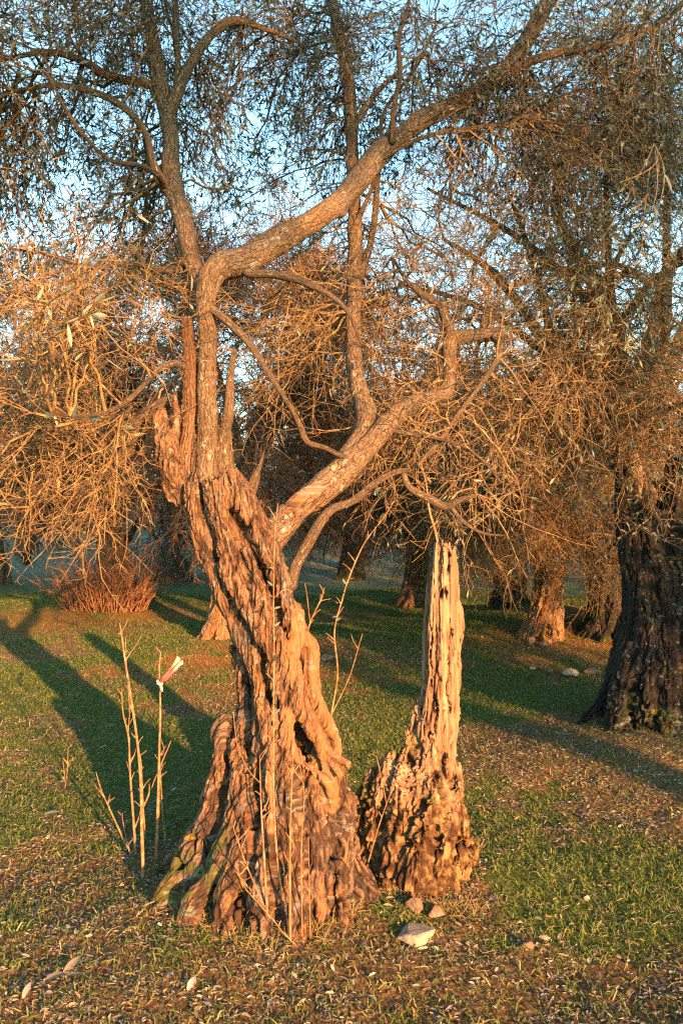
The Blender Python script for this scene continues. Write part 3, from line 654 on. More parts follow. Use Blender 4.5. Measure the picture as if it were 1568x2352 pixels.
# ------------------------------------------------------------------ crowns
def crown(src, targets, rng, r1=.007, n2=9, l2=(.25, .6), n3=7, l3=(.07, .22), droop=.06, leafn=3.0, leafL=(.035, .06), wig=.16, keep=None, r3=.0012, drooptip=.12, leafW=.2):
    """src (M,3): points on limbs; targets (K,3): where sprays end. Returns twig mesh arrays, leaf mesh arrays."""
    K = len(targets)
    # nearest of a random subset of limb points so sprays start on plausible limbs
    d = np.linalg.norm(targets[:, None]-src[None], axis=2)+rng.uniform(0, .35, (K, len(src)))
    s = src[np.argmin(d, 1)]
    S = 9; t = np.linspace(0, 1, S)[None, :, None]
    L = np.linalg.norm(targets-s, axis=1)[:, None]
    mid = (s+targets)/2+rng.normal(size=(K, 3))*.16*L+np.array([0, 0, .18])*L
    p1 = s[:, None]*(1-t)**2+2*mid[:, None]*t*(1-t)+targets[:, None]*t*t
    jit = rng.normal(size=p1.shape)*.018*(L[:, :, None]); jit[:, 0] = 0; p1 = p1+jit
    if keep is not None: p1 = p1[keep(p1[:, -1])]
    K = len(p1); Ls = np.linalg.norm(p1[:, -1]-p1[:, 0], axis=1)
    parts = [tubes(p1, taper(K, S, np.clip(r1*(.5+Ls*.8), .003, r1*2.6), .002), 5)]
    q, tn, _ = sample(p1, K*n2, rng, .25, 1)
    p2 = grow(q, branchdir(tn, rng, .4, 1.15), rng.uniform(*l2, len(q)), 6, wig, droop, rng)
    if keep is not None: p2 = p2[keep(p2[:, -1])]
    parts.append(tubes(p2, taper(len(p2), 7, r3*2.4, r3*.9), 3))
    q, tn, _ = sample(p2, len(p2)*n3, rng, .15, 1)
    p3 = grow(q, branchdir(tn, rng, .5, 1.2), rng.uniform(*l3, len(q)), 4, wig*1.4, drooptip, rng)
    if keep is not None: p3 = p3[keep(p3[:, -1])]
    parts.append(tubes(p3, taper(len(p3), 5, r3*1.2, r3*.55), 3))
    tw = joinm(parts); lv = None
    if leafn > 0:
        nl = int(len(p3)*leafn)
        q, tn, _ = sample(p3, nl, rng, .1, 1)
        ln = rng.uniform(*leafL, nl)
        lv = leaves(q, branchdir(tn, rng, .35, 1.0)+np.array([0, 0, -.15]), ln, ln*leafW*rng.uniform(.8, 1.3, nl), rng)
    return tw, lv
def put(tw, lv, parent, tm, lm, tn='twigs', ln='foliage'):
    if tw is not None: childmesh(tn, mesh(tn, tw[0], tw[1], tm, attrs={'rnd': tw[2]}), parent)
    if lv is not None: childmesh(ln, mesh(ln, lv[0], lv[1], lm, smooth=False, attrs={'rnd': lv[2]}), parent)
def ell(rng, n, x, y, d, rx, ry, rd):
    """targets in an ellipsoid whose centre is seen at x, y"""
    v = rng.normal(size=(n, 3)); v = v/np.linalg.norm(v, axis=1, keepdims=True)*rng.uniform(.15, 1, (n, 1))**(1/2.2)
    c = P(x, y, d); return c+v*np.array([rx/F*d, rd, ry/F*d])

def clear(p):
    """keep the air in front of the lit trunk and the lens open"""
    X, Y, Z = p[:, 0], p[:, 1], p[:, 2]
    front = (Y < 3.6) & (X > -1.0*Y/3.4*.95) & (X < .62*Y/3.4) & (Z < 1.95) & (X < .25+.0*Y) & (X > -.72)
    near = (X**2+Y**2+(Z-1.6)**2) < 1.7**2
    return ~(front | near)
rng = np.random.RandomState(21)
def src_of(keys, lo=.25, jitter=0):
    out = []
    for k_ in keys:
        c = catmull(px(LIMB[k_]), .08)[:, :3]; out.append(c[int(len(c)*lo):])
    return np.vstack(out)
allsrc = src_of(list(LIMB.keys()), .2)
topk = [k_ for k_ in LIMB if k_ not in ('D', 'F', 'E')]
tops = src_of(topk, .3)
# leafy top of the crown
tg = np.vstack([ell(rng, 56, 120, 200, 3.7, 330, 260, .7), ell(rng, 34, 330, 60, 4.2, 300, 180, .7), ell(rng, 50, 620, 250, 4.3, 260, 260, .7), ell(rng, 40, 980, 150, 4.4, 300, 220, .7),
                ell(rng, 66, 1250, 330, 4.3, 300, 280, .8), ell(rng, 40, 180, 520, 4.2, 300, 200, .7), ell(rng, 20, 640, -60, 4.2, 700, 120, .8)])
tw, lv = crown(tops, tg, rng, n2=7, n3=5, leafn=3.0, keep=clear, leafL=(.022, .044), leafW=.25)
put(tw, lv, MAIN, M['twig'], M['leaf'])
# bare, lichen covered twigs low on both sides, lit by the sun
tg = np.vstack([ell(rng, 34, 130, 900, 3.5, 250, 220, .6), ell(rng, 17, 120, 1110, 3.6, 220, 140, .5), ell(rng, 12, 300, 720, 3.6, 200, 130, .5), ell(rng, 10, 150, 680, 2.7, 160, 90, .3)])
tw, lv = crown(src_of(['E2', 'E3', 'H', 'G4', 'G6'], .3), tg, rng, n2=8, n3=6, leafn=.02, keep=clear, wig=.32, leafL=(.05, .075), r3=.0012, l3=(.04, .15), droop=.0, drooptip=.02)
put(tw, lv, MAIN, M['goldtwig'], M['paleleaf'], 'bare_twigs', 'sparse_leaves')
tg = np.vstack([ell(rng, 44, 1000, 700, 4.1, 260, 260, .6), ell(rng, 22, 1060, 1020, 3.8, 240, 160, .5), ell(rng, 26, 760, 800, 4.2, 200, 250, .5), ell(rng, 16, 1150, 500, 4.3, 260, 160, .6), ell(rng, 8, 640, 780, 3.7, 160, 200, .3)])
tw, lv = crown(src_of(['B', 'B2', 'B3', 'B4', 'B5', 'B6', 'C', 'C4', 'A4', 'A3', 'A2', 'A6'], .3), tg, rng, n2=8, n3=6, leafn=.05, keep=clear, wig=.3, droop=.02, drooptip=.03, leafL=(.03, .05), r3=.0012, l3=(.05, .18))
put(tw, lv, MAIN, M['goldtwig'], M['paleleaf'], 'bare_twigs', 'sparse_leaves')

# ------------------------------------------------------------------ the other trees of the grove
def strand_trunk(base, H, r0, r1, lean, n, rs, twist=1.2, flare=2.1, voxel=.012, mat=None, knob=1.0, parent=None, hollow=None):
    """fused trunk of a distant or middle tree in world units"""
    x0, y0, z0 = base; T = []
    def axis(t): return np.array([x0+lean[0]*t**1.3+.05*math.sin(4*t+rs.rand()*0), y0+lean[1]*t, z0-.15+(H+.15)*t])
    def rad(t): return r1+(r0-r1)*math.exp(-t*3.2)
    T.append(np.array([[*axis(t), rad(t)*.8] for t in np.linspace(0, 1, 8)]))
    for i in range(n):
        a0 = i/n*6.283+rs.uniform(-.2, .2); rows = []; fl = rs.uniform(.6, 1.25)
        for t in np.linspace(0, rs.uniform(.75, 1), 9):
            a = a0+twist*t+.1*math.sin(6*t+i); w = max(0, 1-t*3.3); rr = rad(t)*(.82+.1*math.sin(7*t+i*1.9))+(flare-1)*r0*.45*fl*w*w
            p = axis(t); rows.append([p[0]+math.cos(a)*rr, p[1]+math.sin(a)*rr, p[2], rad(t)*(.30+.1*math.sin(9*t+i*2.3))])
        T.append(np.array(rows))
    V, Q = fuse(T, voxel, 1); N = vnormals(V, Q)
    tt = np.clip((V[:, 2]-z0)/H, 0, 1); ax = np.stack([x0+lean[0]*tt**1.3, y0+lean[1]*tt], 1)
    a = np.arctan2(V[:, 1]-ax[:, 1], V[:, 0]-ax[:, 0])-twist*tt
    g = np.stack([np.cos(a)*.3, np.sin(a)*.3, V[:, 2]], 1)
    nn = fbm(g*np.array([20, 20, 3.]), 3, rs.randint(99)); crev = sstep(.82, .98, 1-np.abs(2*nn-1))
    kn = fbm(V*9, 4, rs.randint(99)); w = sstep(.5, .1, tt)
    V = V+N*((-.03*crev+.05*knob*(kn-.5)*(.5+w)+.02*(fbm(V*30, 3, 8)-.5)))[:, None]
    if hollow is not None:
        hp, hr = hollow; dd = np.linalg.norm((V-hp)/np.array([1, 1, 1.25]), axis=1); k_ = sstep(hr*1.15, hr*.6, dd); V[:, 1] += k_*hr*1.3
    z = np.zeros(len(V))
    return mesh('trunk', V, Q, mat, attrs={'grain': g, 'smoothwood': z, 'moss': sstep(.5, .62, fbm(V*7, 3, 5))*w*.9})
def limbset(top, spread, H, n, rs, r, back=None):
    out = []; 
    for i in range(n):
        a = i/n*6.283+rs.uniform(-.4, .4); h = H*rs.uniform(.55, 1); s = spread*rs.uniform(.55, 1)
        e = np.array([top[0]+math.cos(a)*s, top[1]+math.sin(a)*s, top[2]+h]); m1 = top+(e-top)*.35+np.array([0, 0, h*.12])+rs.normal(size=3)*.12; m2 = top+(e-top)*.7+np.array([0, 0, h*.1])+rs.normal(size=3)*.12
        out.append(np.array([[*(top-[0, 0, .25]), r], [*m1, r*.75], [*m2, r*.5], [*e, r*.2]]))
        for j in range(2):
            b = rs.uniform(0, 6.283); e2 = m2+np.array([math.cos(b), math.sin(b), rs.uniform(-.3, .5)])*spread*.5
            out.append(np.array([[*m1, r*.5], [*((m1+e2)/2+[0, 0, .12]), r*.35], [*e2, r*.12]]))
    return out
def mk_crown(seed, spread, H, nt, skirt, leafn, leafL, n2=9, n3=6, wig=.2, r3=.002, r1=.011, hang=.1, limb_r=.07, k3=(.1, .28), k2=(.3, .7)):
    """crown variant around a fork at the origin"""
    rs = np.random.RandomState(seed); ls = limbset(np.zeros(3), spread, H, 5, rs, limb_r)
    lm = limb_mesh('limbs', [(l, seed+i, 7, .08, .15) for i, l in enumerate(ls)], M['limb' if leafn < .5 else 'bgbark'])
    src = np.vstack([catmull(l, .12)[:, :3] for l in ls])
    v = norm(rs.normal(size=(nt, 3)))*rs.uniform(.3, 1, (nt, 1))**.5
    tg = v*np.array([spread*1.25, spread*1.25, H*.62])+np.array([0, 0, H*.55-skirt*.5]); tg[:, 2] -= skirt*np.clip(np.hypot(tg[:, 0], tg[:, 1])/spread-.4, 0, 1)*rs.uniform(0, 1, nt)
    tw, lv = crown(src, tg, rs, r1=r1, n2=n2, n3=n3, leafn=leafn, leafL=leafL, wig=wig, r3=r3, droop=hang, drooptip=hang*1.2, l2=k2, l3=k3)
    return lm, tw, lv
def put_crown(cr, parent, off, rotz, sc, tm, lm, me_cache={}):
    key = (id(cr), tm, lm)
    if key not in me_cache:
        l, tw, lv = cr
        a = mesh('twigs', tw[0], tw[1], M[tm], attrs={'rnd': tw[2]})
        b = mesh('foliage', lv[0], lv[1], M[lm], smooth=False, attrs={'rnd': lv[2]}) if lv is not None else None
        me_cache[key] = (l, a, b)
    l, a, b = me_cache[key]
    for nm, m_ in (('limbs', l), ('twigs', a), ('foliage', b)):
        if m_ is not None:
            o = link(nm, m_, parent, off, rotz, sc)
CR = {
 'leafy1': mk_crown(101, 1.9, 2.6, 75, 1.0, 2.4, (.05, .085)),
 'leafy2': mk_crown(102, 2.1, 2.4, 75, 1.2, 2.4, (.05, .085)),
 'leafy3': mk_crown(103, 1.8, 2.9, 70, .8, 2.2, (.05, .085)),
 'fine': mk_crown(106, 1.9, 2.6, 80, .9, 3.2, (.026, .05), r3=.0015, r1=.009),
 'bare1': mk_crown(104, 1.9, 2.3, 85, 1.3, .12, (.04, .06), n2=10, n3=8, wig=.24, r3=.0028),
 'bare2': mk_crown(105, 2.0, 2.5, 85, 1.2, .25, (.04, .06), n2=10, n3=8, wig=.24, r3=.0028),
}
def grove_tree(label, bx, by, H, r0, r1, lean, cr, rot, sc, seed, tm='twig', lm='leaf', voxel=.02, name='olive_tree', mat='bgbark', hollow=None, world=None, group='olive trees of the grove', flare=2.0, off=(0, 0, 0), n=11):
    base = np.array(world) if world is not None else G(bx, by)
    if world is not None: base = np.array([world[0], world[1], float(gz(world[0], world[1]))])
    rs = np.random.RandomState(seed)
    t = thing(name, label, 'olive tree', base, group)
    hl = None
    if hollow: hl = (base+np.array(hollow[0]), hollow[1])
    childmesh('trunk', strand_trunk(base, H, r0, r1, lean, n, rs, mat=M[mat], voxel=voxel, hollow=hl, flare=flare), t)
    put_crown(CR[cr], t, (lean[0]+off[0], lean[1]+off[1], H-.1+off[2]), rot, sc, tm, lm)
    return t
# big dark tree at the right edge
RT = thing('olive_tree', 'massive dark olive at the right edge with mossy roots and deep furrows', 'olive tree', (2.4, 5.85, 0), 'olive trees of the grove')
RD = 5.85
cR = [(1450, 1000, RD, 34), (1460, 1150, RD, 40), (1480, 1280, RD, 46), (1500, 1400, RD, 54), (1510, 1520, RD, 84), (1510, 1640, RD, 105), (1510, 1720, RD, 110)]
tR = [px(cR), px([(1462, 1000, RD, 24), (1452, 1120, RD, 30), (1450, 1250, RD-.05, 34), (1470, 1350, RD-.1, 30), (1490, 1450, RD-.15, 34), (1490, 1560, RD-.25, 44), (1480, 1660, RD-.3, 48)]),
      px([(1640, 800, RD, 40), (1600, 1000, RD, 50), (1570, 1150, RD, 58), (1560, 1300, RD, 66), (1570, 1450, RD-.05, 76), (1585, 1600, RD-.1, 90), (1590, 1720, RD-.1, 95)]),
      px([(1455, 1280, RD, 20), (1448, 1400, RD, 24), (1430, 1490, RD, 28), (1408, 1560, RD-.02, 26), (1382, 1605, RD-.05, 20), (1350, 1640, RD-.08, 14), (1325, 1665, RD-.1, 8)]),
      px([(1450, 1480, RD-.1, 26), (1435, 1560, RD-.2, 32), (1418, 1630, RD-.3, 30), (1405, 1690, RD-.35, 24)]),
      px([(1520, 1450, RD-.2, 26), (1530, 1550, RD-.3, 34), (1528, 1640, RD-.38, 34), (1530, 1710, RD-.42, 30)]),
      px([(1440, 1000, RD-.05, 14), (1428, 1100, RD-.08, 18), (1432, 1200, RD-.08, 16), (1450, 1290, RD-.1, 14)])]
rr_ = np.random.RandomState(8); cwR = px(cR)
for i in range(16):
    a0 = i/16*6.283; rows = []
    for z in np.linspace(-.1, rr_.uniform(1.3, 1.9), 9):
        x, y, r = core_at(np.array([z]), cwR); w = sstep(.7, 0, z); q = r[0]*(.9+.12*math.sin(z*5+i*2)+.25*w*rr_.rand()); aa = a0+.5*z
        rows.append([x[0]+math.cos(aa)*q, y[0]+math.sin(aa)*q, z, .05+.035*w])
    tR.append(np.array(rows))
V, Q, at = build_trunk(tR, cR, .0105, .5, [], 61, .75, [((2.1, 5.5, .12), .3), ((2.4, 5.4, .1), .3)], 1.6)
childmesh('trunk', mesh('trunk', V, Q, M['shadebark'], attrs=at), RT)
put_crown(CR['fine'], RT, (-.2, .3, 2.05), .6, 1.0, 'goldtwig', 'paleleaf')
grove_tree('dark leaning olive trunk just left of the massive right edge tree', 1400, 1452, 1.5, .34, .20, (-.12, .1), 'leafy2', 2.2, 1.0, 32, 'twig', 'leaf', .018, mat='shadebark')
grove_tree('sunlit orange olive with a hollow foot standing on a leafy mound', 1232, 1462, 1.25, .25, .13, (.22, .1), 'bare1', 1.0, .9, 33, 'goldtwig', 'paleleaf', .014, hollow=((.08, -.33, .16), .12), flare=2.1, mat='litbark')
grove_tree('shadowed olive trunk between the dead stump and the hollow tree', 1165, 1392, 1.4, .24, .17, (-.2, 0), 'leafy3', .3, 1.0, 34, 'twig', 'leaf', mat='shadebark')
grove_tree('reddish olive trunk seen just left of the dead stump', 938, 1388, 1.3, .22, .15, (.2, 0), 'bare2', 2.9, 1.05, 35, 'redtwig', 'leaf')
grove_tree('far shaded olive trunk right behind the main fork', 800, 1330, 1.6, .30, .22, (.15, 0), 'leafy2', 4.0, 1.1, 36, 'twig', 'leaf', .03, mat='shadebark')
grove_tree('olive with orange foot peeking out behind the main trunk', 500, 1462, 1.5, .22, .14, (.22, .1), 'bare2', .9, .85, 37, 'redtwig', 'leaf', mat='litbark')
grove_tree('olive hidden by a thicket of dry shoots at the left', 262, 1385, 1.5, .28, .2, (-.1, 0), 'bare1', 3.6, 1.05, 38, 'redtwig', 'leaf', off=(0, 0, .55))
grove_tree('dark low round olive far off left of the main trunk', 392, 1336, .5, .4, .35, (0, 0), 'leafy1', 1.0, .55, 39, 'darktwig', 'leaf', .04)
far = [(-7.4, 17, 'leafy1', 1.1), (-3.2, 21, 'leafy3', 1.2), (.2, 20.5, 'leafy1', 1.15), (3.4, 19, 'leafy2', 1.15), (6.6, 17.5, 'leafy3', 1.2), (-5.4, 26, 'leafy2', 1.4), (-1.2, 28, 'leafy1', 1.5), (2.4, 27, 'leafy3', 1.4), (6.8, 25, 'leafy2', 1.3), (-9.5, 24, 'leafy3', 1.4), (10.4, 24, 'leafy1', 1.4), (9, 33, 'leafy2', 1.6), (-11, 34, 'leafy1', 1.7), (4, 36, 'leafy3', 1.8), (-4, 37, 'leafy2', 1.8), (-6.2, 13.2, 'leafy2', .95)]
fl = ['far olive on the pale slope at the left edge', 'far olive above the dry thicket', 'far olive behind the main fork', 'far olive behind the dead stump', 'far olive behind the dark right hand trunks',
      'distant olive on the slope left of the main trunk', 'distant olive straight behind the leaning trunk', 'distant olive behind the stump top', 'distant olive behind the hollow tree', 'distant olive at the far left of the slope',
      'distant olive beyond the right edge tree', 'small olive on the right skyline', 'small olive on the left skyline', 'small olive on the skyline right of the main fork', 'small olive on the skyline left of the main fork', 'shaded olive crown behind the bare twigs at the left edge']
for i, ((x, y, c, s), lb) in enumerate(zip(far, fl)):
    grove_tree(lb, 0, 0, 1.4*s*.85, .34, .24, (.1*math.sin(i*3), 0), c, i*1.7, s, 50+i, 'darktwig' if i % 2 else 'twig', 'leaf', .05, world=(x, y, 0), n=8, off=(0, 0, .15*s), flare=1.6)
# trees beside and behind the photographer: they cast the shade seen in the picture
side = [(4.7, 2.4, 'leafy2', .7, 1.1, 'olive beside the camera that shades the right edge tree'), (7.3, -1.9, 'leafy3', .9, 1.3, 'low olive behind the camera on the right'), (9.2, 5.5, 'leafy2', 1.15, 1.4, 'olive off to the right that shades the middle ground'), (8.6, 10.8, 'leafy3', 1.2, 1.4, 'olive off to the right beyond the frame'),
        (11.5, 15, 'leafy1', 1.4, 1.5, 'olive off to the far right that shades the far slope'), (8.5, 14.5, 'leafy2', 1.2, 1.4, 'olive right of the far trunks'), (13.5, 20, 'leafy3', 1.6, 1.5, 'tall olive off to the far right'), (14.5, 9, 'leafy1', 1.5, 1.5, 'tall olive far off to the right')]
for i, (x, y, c, s, h, lb) in enumerate(side):
    grove_tree(lb, 0, 0, h, .34, .24, (0, 0), c, i*2.1, s, 80+i, 'twig', 'leaf', .06, world=(x, y, 0), n=7)
t_ = grove_tree('tall olive behind the photographer that dapples the top of the crown', 0, 0, 5.8, .22, .16, (0, 0), 'leafy1', .4, 1.7, 95, 'twig', 'leaf', .06, world=(8.2, -6.6, 0), n=7)
put_crown(CR['leafy3'], t_, (-2.2, -1.4, 5.6), 2.0, 1.5, 'twig', 'leaf')
# hanging skirts of bare twigs in the middle distance
def skirt(tree_label, limbs, tg, tm, lm, leafn, seed, n2=9, n3=7, r3=.002, nm='hanging_twigs'):
    tree = next(o for o in bpy.data.objects if o.get('label') == tree_label)
    rs = np.random.RandomState(seed)
    childmesh('limb', limb_mesh('limb', [(px(l), seed+i, 8, .04, .15) for i, l in enumerate(limbs)], M['limb']), tree)
    src = np.vstack([catmull(px(l), .1)[:, :3] for l in limbs])
    tw, lv = crown(src, tg, rs, n2=n2, n3=n3, leafn=leafn, r3=r3, wig=.22, r1=.008, droop=.08, keep=clear, leafL=(.04, .065), l2=(.3, .7), l3=(.08, .26))
    put(tw, lv, tree, M[tm], M[lm], nm)
rs_ = np.random.RandomState(5)
skirt('sunlit orange olive with a hollow foot standing on a leafy mound', [[(1260, 1250, 10.3, 12), (1240, 1120, 9.8, 10), (1190, 1050, 9.0, 7), (1100, 1020, 8.3, 4)], [(1250, 1200, 10.2, 9), (1300, 1100, 9.4, 8), (1310, 1040, 8.6, 5)]],
      np.vstack([ell(rs_, 100, 1170, 1190, 8.3, 210, 120, .7), ell(rs_, 80, 1180, 980, 8.6, 300, 200, .9), ell(rs_, 30, 1080, 1260, 8.6, 130, 60, .5)]), 'goldtwig', 'paleleaf', .06, 401, r3=.0022)
skirt('reddish olive trunk seen just left of the dead stump', [[(945, 1280, 14, 12), (930, 1150, 13, 10), (900, 1060, 12, 6)], [(945, 1250, 14, 9), (840, 1130, 12.5, 7), (760, 1080, 11.5, 4)]],
      np.vstack([ell(rs_, 80, 860, 1080, 11.8, 260, 170, 1.0), ell(rs_, 110, 800, 820, 12, 340, 260, 1.2)]), 'redtwig', 'leaf', .4, 402, r3=.0032)
skirt('olive hidden by a thicket of dry shoots at the left', [[(280, 1280, 13.5, 12), (260, 1150, 12.8, 9), (180, 1050, 12, 5)], [(280, 1260, 13.5, 9), (360, 1130, 12.5, 6)]],
      np.vstack([ell(rs_, 80, 230, 1080, 12.3, 260, 150, 1.0), ell(rs_, 90, 280, 830, 12.3, 300, 220, 1.0)]), 'redtwig', 'leaf', .6, 403, r3=.0032)
skirt('massive dark olive at the right edge with mossy roots and deep furrows', [[(1470, 1180, 5.9, 30), (1440, 1020, 5.7, 22), (1420, 850, 5.4, 15), (1400, 650, 5.1, 10), (1390, 420, 4.9, 6), (1380, 250, 4.8, 3)], [(1440, 1020, 5.7, 18), (1520, 800, 5.5, 14), (1530, 500, 5.3, 9), (1540, 150, 5.2, 4)],
      [(1640, 800, 5.8, 36), (1650, 600, 5.7, 24), (1660, 300, 5.6, 12)]],
      np.vstack([ell(rs_, 50, 1380, 520, 5.0, 230, 330, .7), ell(rs_, 36, 1470, 180, 5.0, 200, 260, .7)]), 'goldtwig', 'paleleaf', 1.9, 404, r3=.0018, nm='twigs_lit')
skirt('massive dark olive at the right edge with mossy roots and deep furrows', [[(1430, 1000, 5.6, 12), (1340, 860, 5.3, 8), (1250, 760, 5.0, 5)]],
      np.vstack([ell(rs_, 50, 1350, 900, 5.2, 250, 230, .6)]), 'goldtwig', 'paleleaf', .25, 405, r3=.0018)
skirt('olive with orange foot peeking out behind the main trunk', [[(515, 1320, 10.1, 12), (560, 1050, 9.6, 10), (640, 880, 9.2, 7), (700, 750, 9.0, 4)], [(560, 1050, 9.6, 8), (500, 850, 9.4, 6), (470, 700, 9.3, 3)]],
      np.vstack([ell(rs_, 110, 660, 760, 9.2, 240, 230, .9), ell(rs_, 50, 560, 560, 9.4, 300, 160, .9), ell(rs_, 40, 330, 700, 9.4, 250, 200, .9)]), 'redtwig', 'leaf', 1.1, 406, r3=.0026)
skirt('far olive on the pale slope at the left edge', [[(60, 1290, 16, 12), (90, 1050, 14, 9), (140, 850, 12, 5)], [(60, 1200, 15, 9), (10, 900, 12.5, 6), (-20, 700, 12, 4)]],
      np.vstack([ell(rs_, 90, 110, 720, 12, 260, 180, 1.2), ell(rs_, 90, 170, 980, 12, 280, 200, 1.2)]), 'darktwig', 'leaf', 1.6, 407, r3=.003)
# ------------------------------------------------------------------ ground cover (stuff)
def cover():
    rs = np.random.RandomState(9)
    def scatter(n, y0, y1, pw=1.0):
        y = y0+(y1-y0)*rs.rand(n)**pw; x = rs.uniform(-1, 1, n)*(.47*y+.6); return x, y
    # fallen leaves
    x, y = scatter(230000, 1.5, 10, 1.15); m = litter_mask(x, y); k = rs.rand(len(x)) < (.16+.6*m)*(.35+1.5*sstep(.42, .62, fbm(np.stack([x*9, y*9, 0*x], 1), 3, 6))); x, y = x[k], y[k]
    p = np.stack([x, y, gz(x, y)], 1); p[:, 2] += near_relief(p)+rs.uniform(.0, .012, len(x))
    a = rs.uniform(0, 6.283, len(x)); L = rs.uniform(.009, .023, len(x))*(1+.9*(rs.rand(len(x)) < .07))
    lv = leaves(p, np.stack([np.cos(a), np.sin(a), rs.normal(size=len(a))*.22], 1), L, L*rs.uniform(.22, .42, len(x)), rs, fold=.35, flat=.35)
    o = link('fallen_leaves', mesh('fallen_leaves', lv[0], lv[1], M['litter'], smooth=False, attrs={'rnd': lv[2]})); tag(o, 'dry narrow olive leaves littered over the grass', 'leaf litter', kind='stuff')
    for nm, n, dry, lb, cat in (('grass', 300000, False, 'short green grass growing in patches between the litter', 'grass'), ('dry_grass', 15000, True, 'straw coloured dry grass blades around the roots', 'dry grass')):
        x, y = scatter(n, 1.5, 15, 1.25); m = litter_mask(x, y)
        k = rs.rand(len(x)) < ((.75*(1-m)+.38) if not dry else (.35+.5*m)*sstep(9, 4, y)); x, y = x[k], y[k]
        p = np.stack([x, y, gz(x, y)], 1); p[:, 2] += near_relief(p)-.003
        h = rs.uniform(.012, .04, len(x))*(1+.5*fbm(p*np.array([4, 4, 0.]), 2, 5)) * (1.25 if dry else 1)
        N = len(x); d = np.stack([rs.normal(size=N)*.55, rs.normal(size=N)*.55, np.ones(N)*(.8 if not dry else .6)], 1); d = norm(d)*h[:, None]
        s = norm(np.cross(d, rs.normal(size=(N, 3))))*(rs.uniform(.0012, .0026, N)*(1+np.clip(y-5, 0, 9)*.22))[:, None]
        bend = np.stack([rs.normal(size=N)*.3, rs.normal(size=N)*.3, -.25*np.ones(N)], 1)*h[:, None]
        V = np.stack([p-s, p+s, p+d*.6+s*.7, p+d*.6-s*.7, p+d+bend+s*.08, p+d+bend-s*.08], 1).reshape(-1, 3)
        i = (np.arange(N)*6)[:, None]; Fc = np.vstack([i+np.array([[0, 1, 2, 3]]), i+np.array([[3, 2, 4, 5]])])
        o = link(nm, mesh(nm, V, Fc, M['drygrass' if dry else 'grass'], smooth=False, attrs={'rnd': np.repeat(rs.rand(N), 6)})); tag(o, lb, cat, kind='stuff')
cover()
def root_grass():
    rs = np.random.RandomState(19); N = 9000; th = rs.uniform(0, 6.283, N); k = rs.rand(N) < .6
    cx = np.where(k, -.24, .40); cy_ = np.where(k, 3.4, 3.42); rx = np.where(k, .42, .29)*(.92+.35*rs.rand(N)**2); ry = np.where(k, .42, .27)*(.92+.35*rs.rand(N)**2)
    x = cx+np.cos(th)*rx; y = cy_+np.sin(th)*ry; q0 = np.stack([x*7, y*7, 0*x], 1); k = (fbm(q0, 2, 3) > .53) & (x < .62) & (rs.rand(N) < .6); x, y, th = x[k], y[k], th[k]; N = len(x); p = np.stack([x, y, gz(x, y)], 1); p[:, 2] += near_relief(p)
    q = grow(p, np.stack([np.cos(th)*.5+rs.normal(size=N)*.4, np.sin(th)*.5+rs.normal(size=N)*.4, np.full(N, .8)], 1), rs.uniform(.02, .07, N), 3, .25, .12, rs)
    V, Fc, A = tubes(q, taper(N, 4, .0012, .0004), 3)
    o = link('root_grass', mesh('root_grass', V, Fc, M['drygrass'], attrs={'rnd': A})); tag(o, 'ragged dry grass around the feet of trunk and stump', 'dry grass', kind='stuff')
root_grass()

# ------------------------------------------------------------------ dry thicket at the left
def thicket():
    b = G(255, 1392); rs = np.random.RandomState(4)
    t = thing('dry_thicket', 'thicket of upright reddish dry shoots around a hidden trunk at the left', 'thicket', b)
    for (n, sx, h0, h1, tm, nm) in ((260, .6, .2, .75, 'redtwig', 'stems'), (90, .5, .6, 1.15, 'redtwig', 'stems')):
        a = rs.uniform(0, 6.283, n); r = np.sqrt(rs.rand(n)); st = np.stack([b[0]+np.cos(a)*r*sx, b[1]+np.sin(a)*r*.5-.2, b[2]-.03+0*a], 1)
        dr = np.stack([np.cos(a)*r*.4+rs.normal(size=n)*.3, np.sin(a)*r*.4+rs.normal(size=n)*.2, 1+0*a], 1); p = grow(st, dr, rs.uniform(h0, h1, n), 7, .10, 0, rs)
        q, tn, _ = sample(p, n*4, rs, .4, 1); p2 = grow(q, branchdir(tn, rs, .3, .8), rs.uniform(.08, .3, len(q)), 4, .15, 0, rs)
        tw = joinm([tubes(p, taper(n, 8, .008, .003), 4), tubes(p2, taper(len(p2), 5, .003, .0015), 3)])
        childmesh(nm, mesh(nm, tw[0], tw[1], M['redtwig'], attrs={'rnd': tw[2]}), t)
thicket()

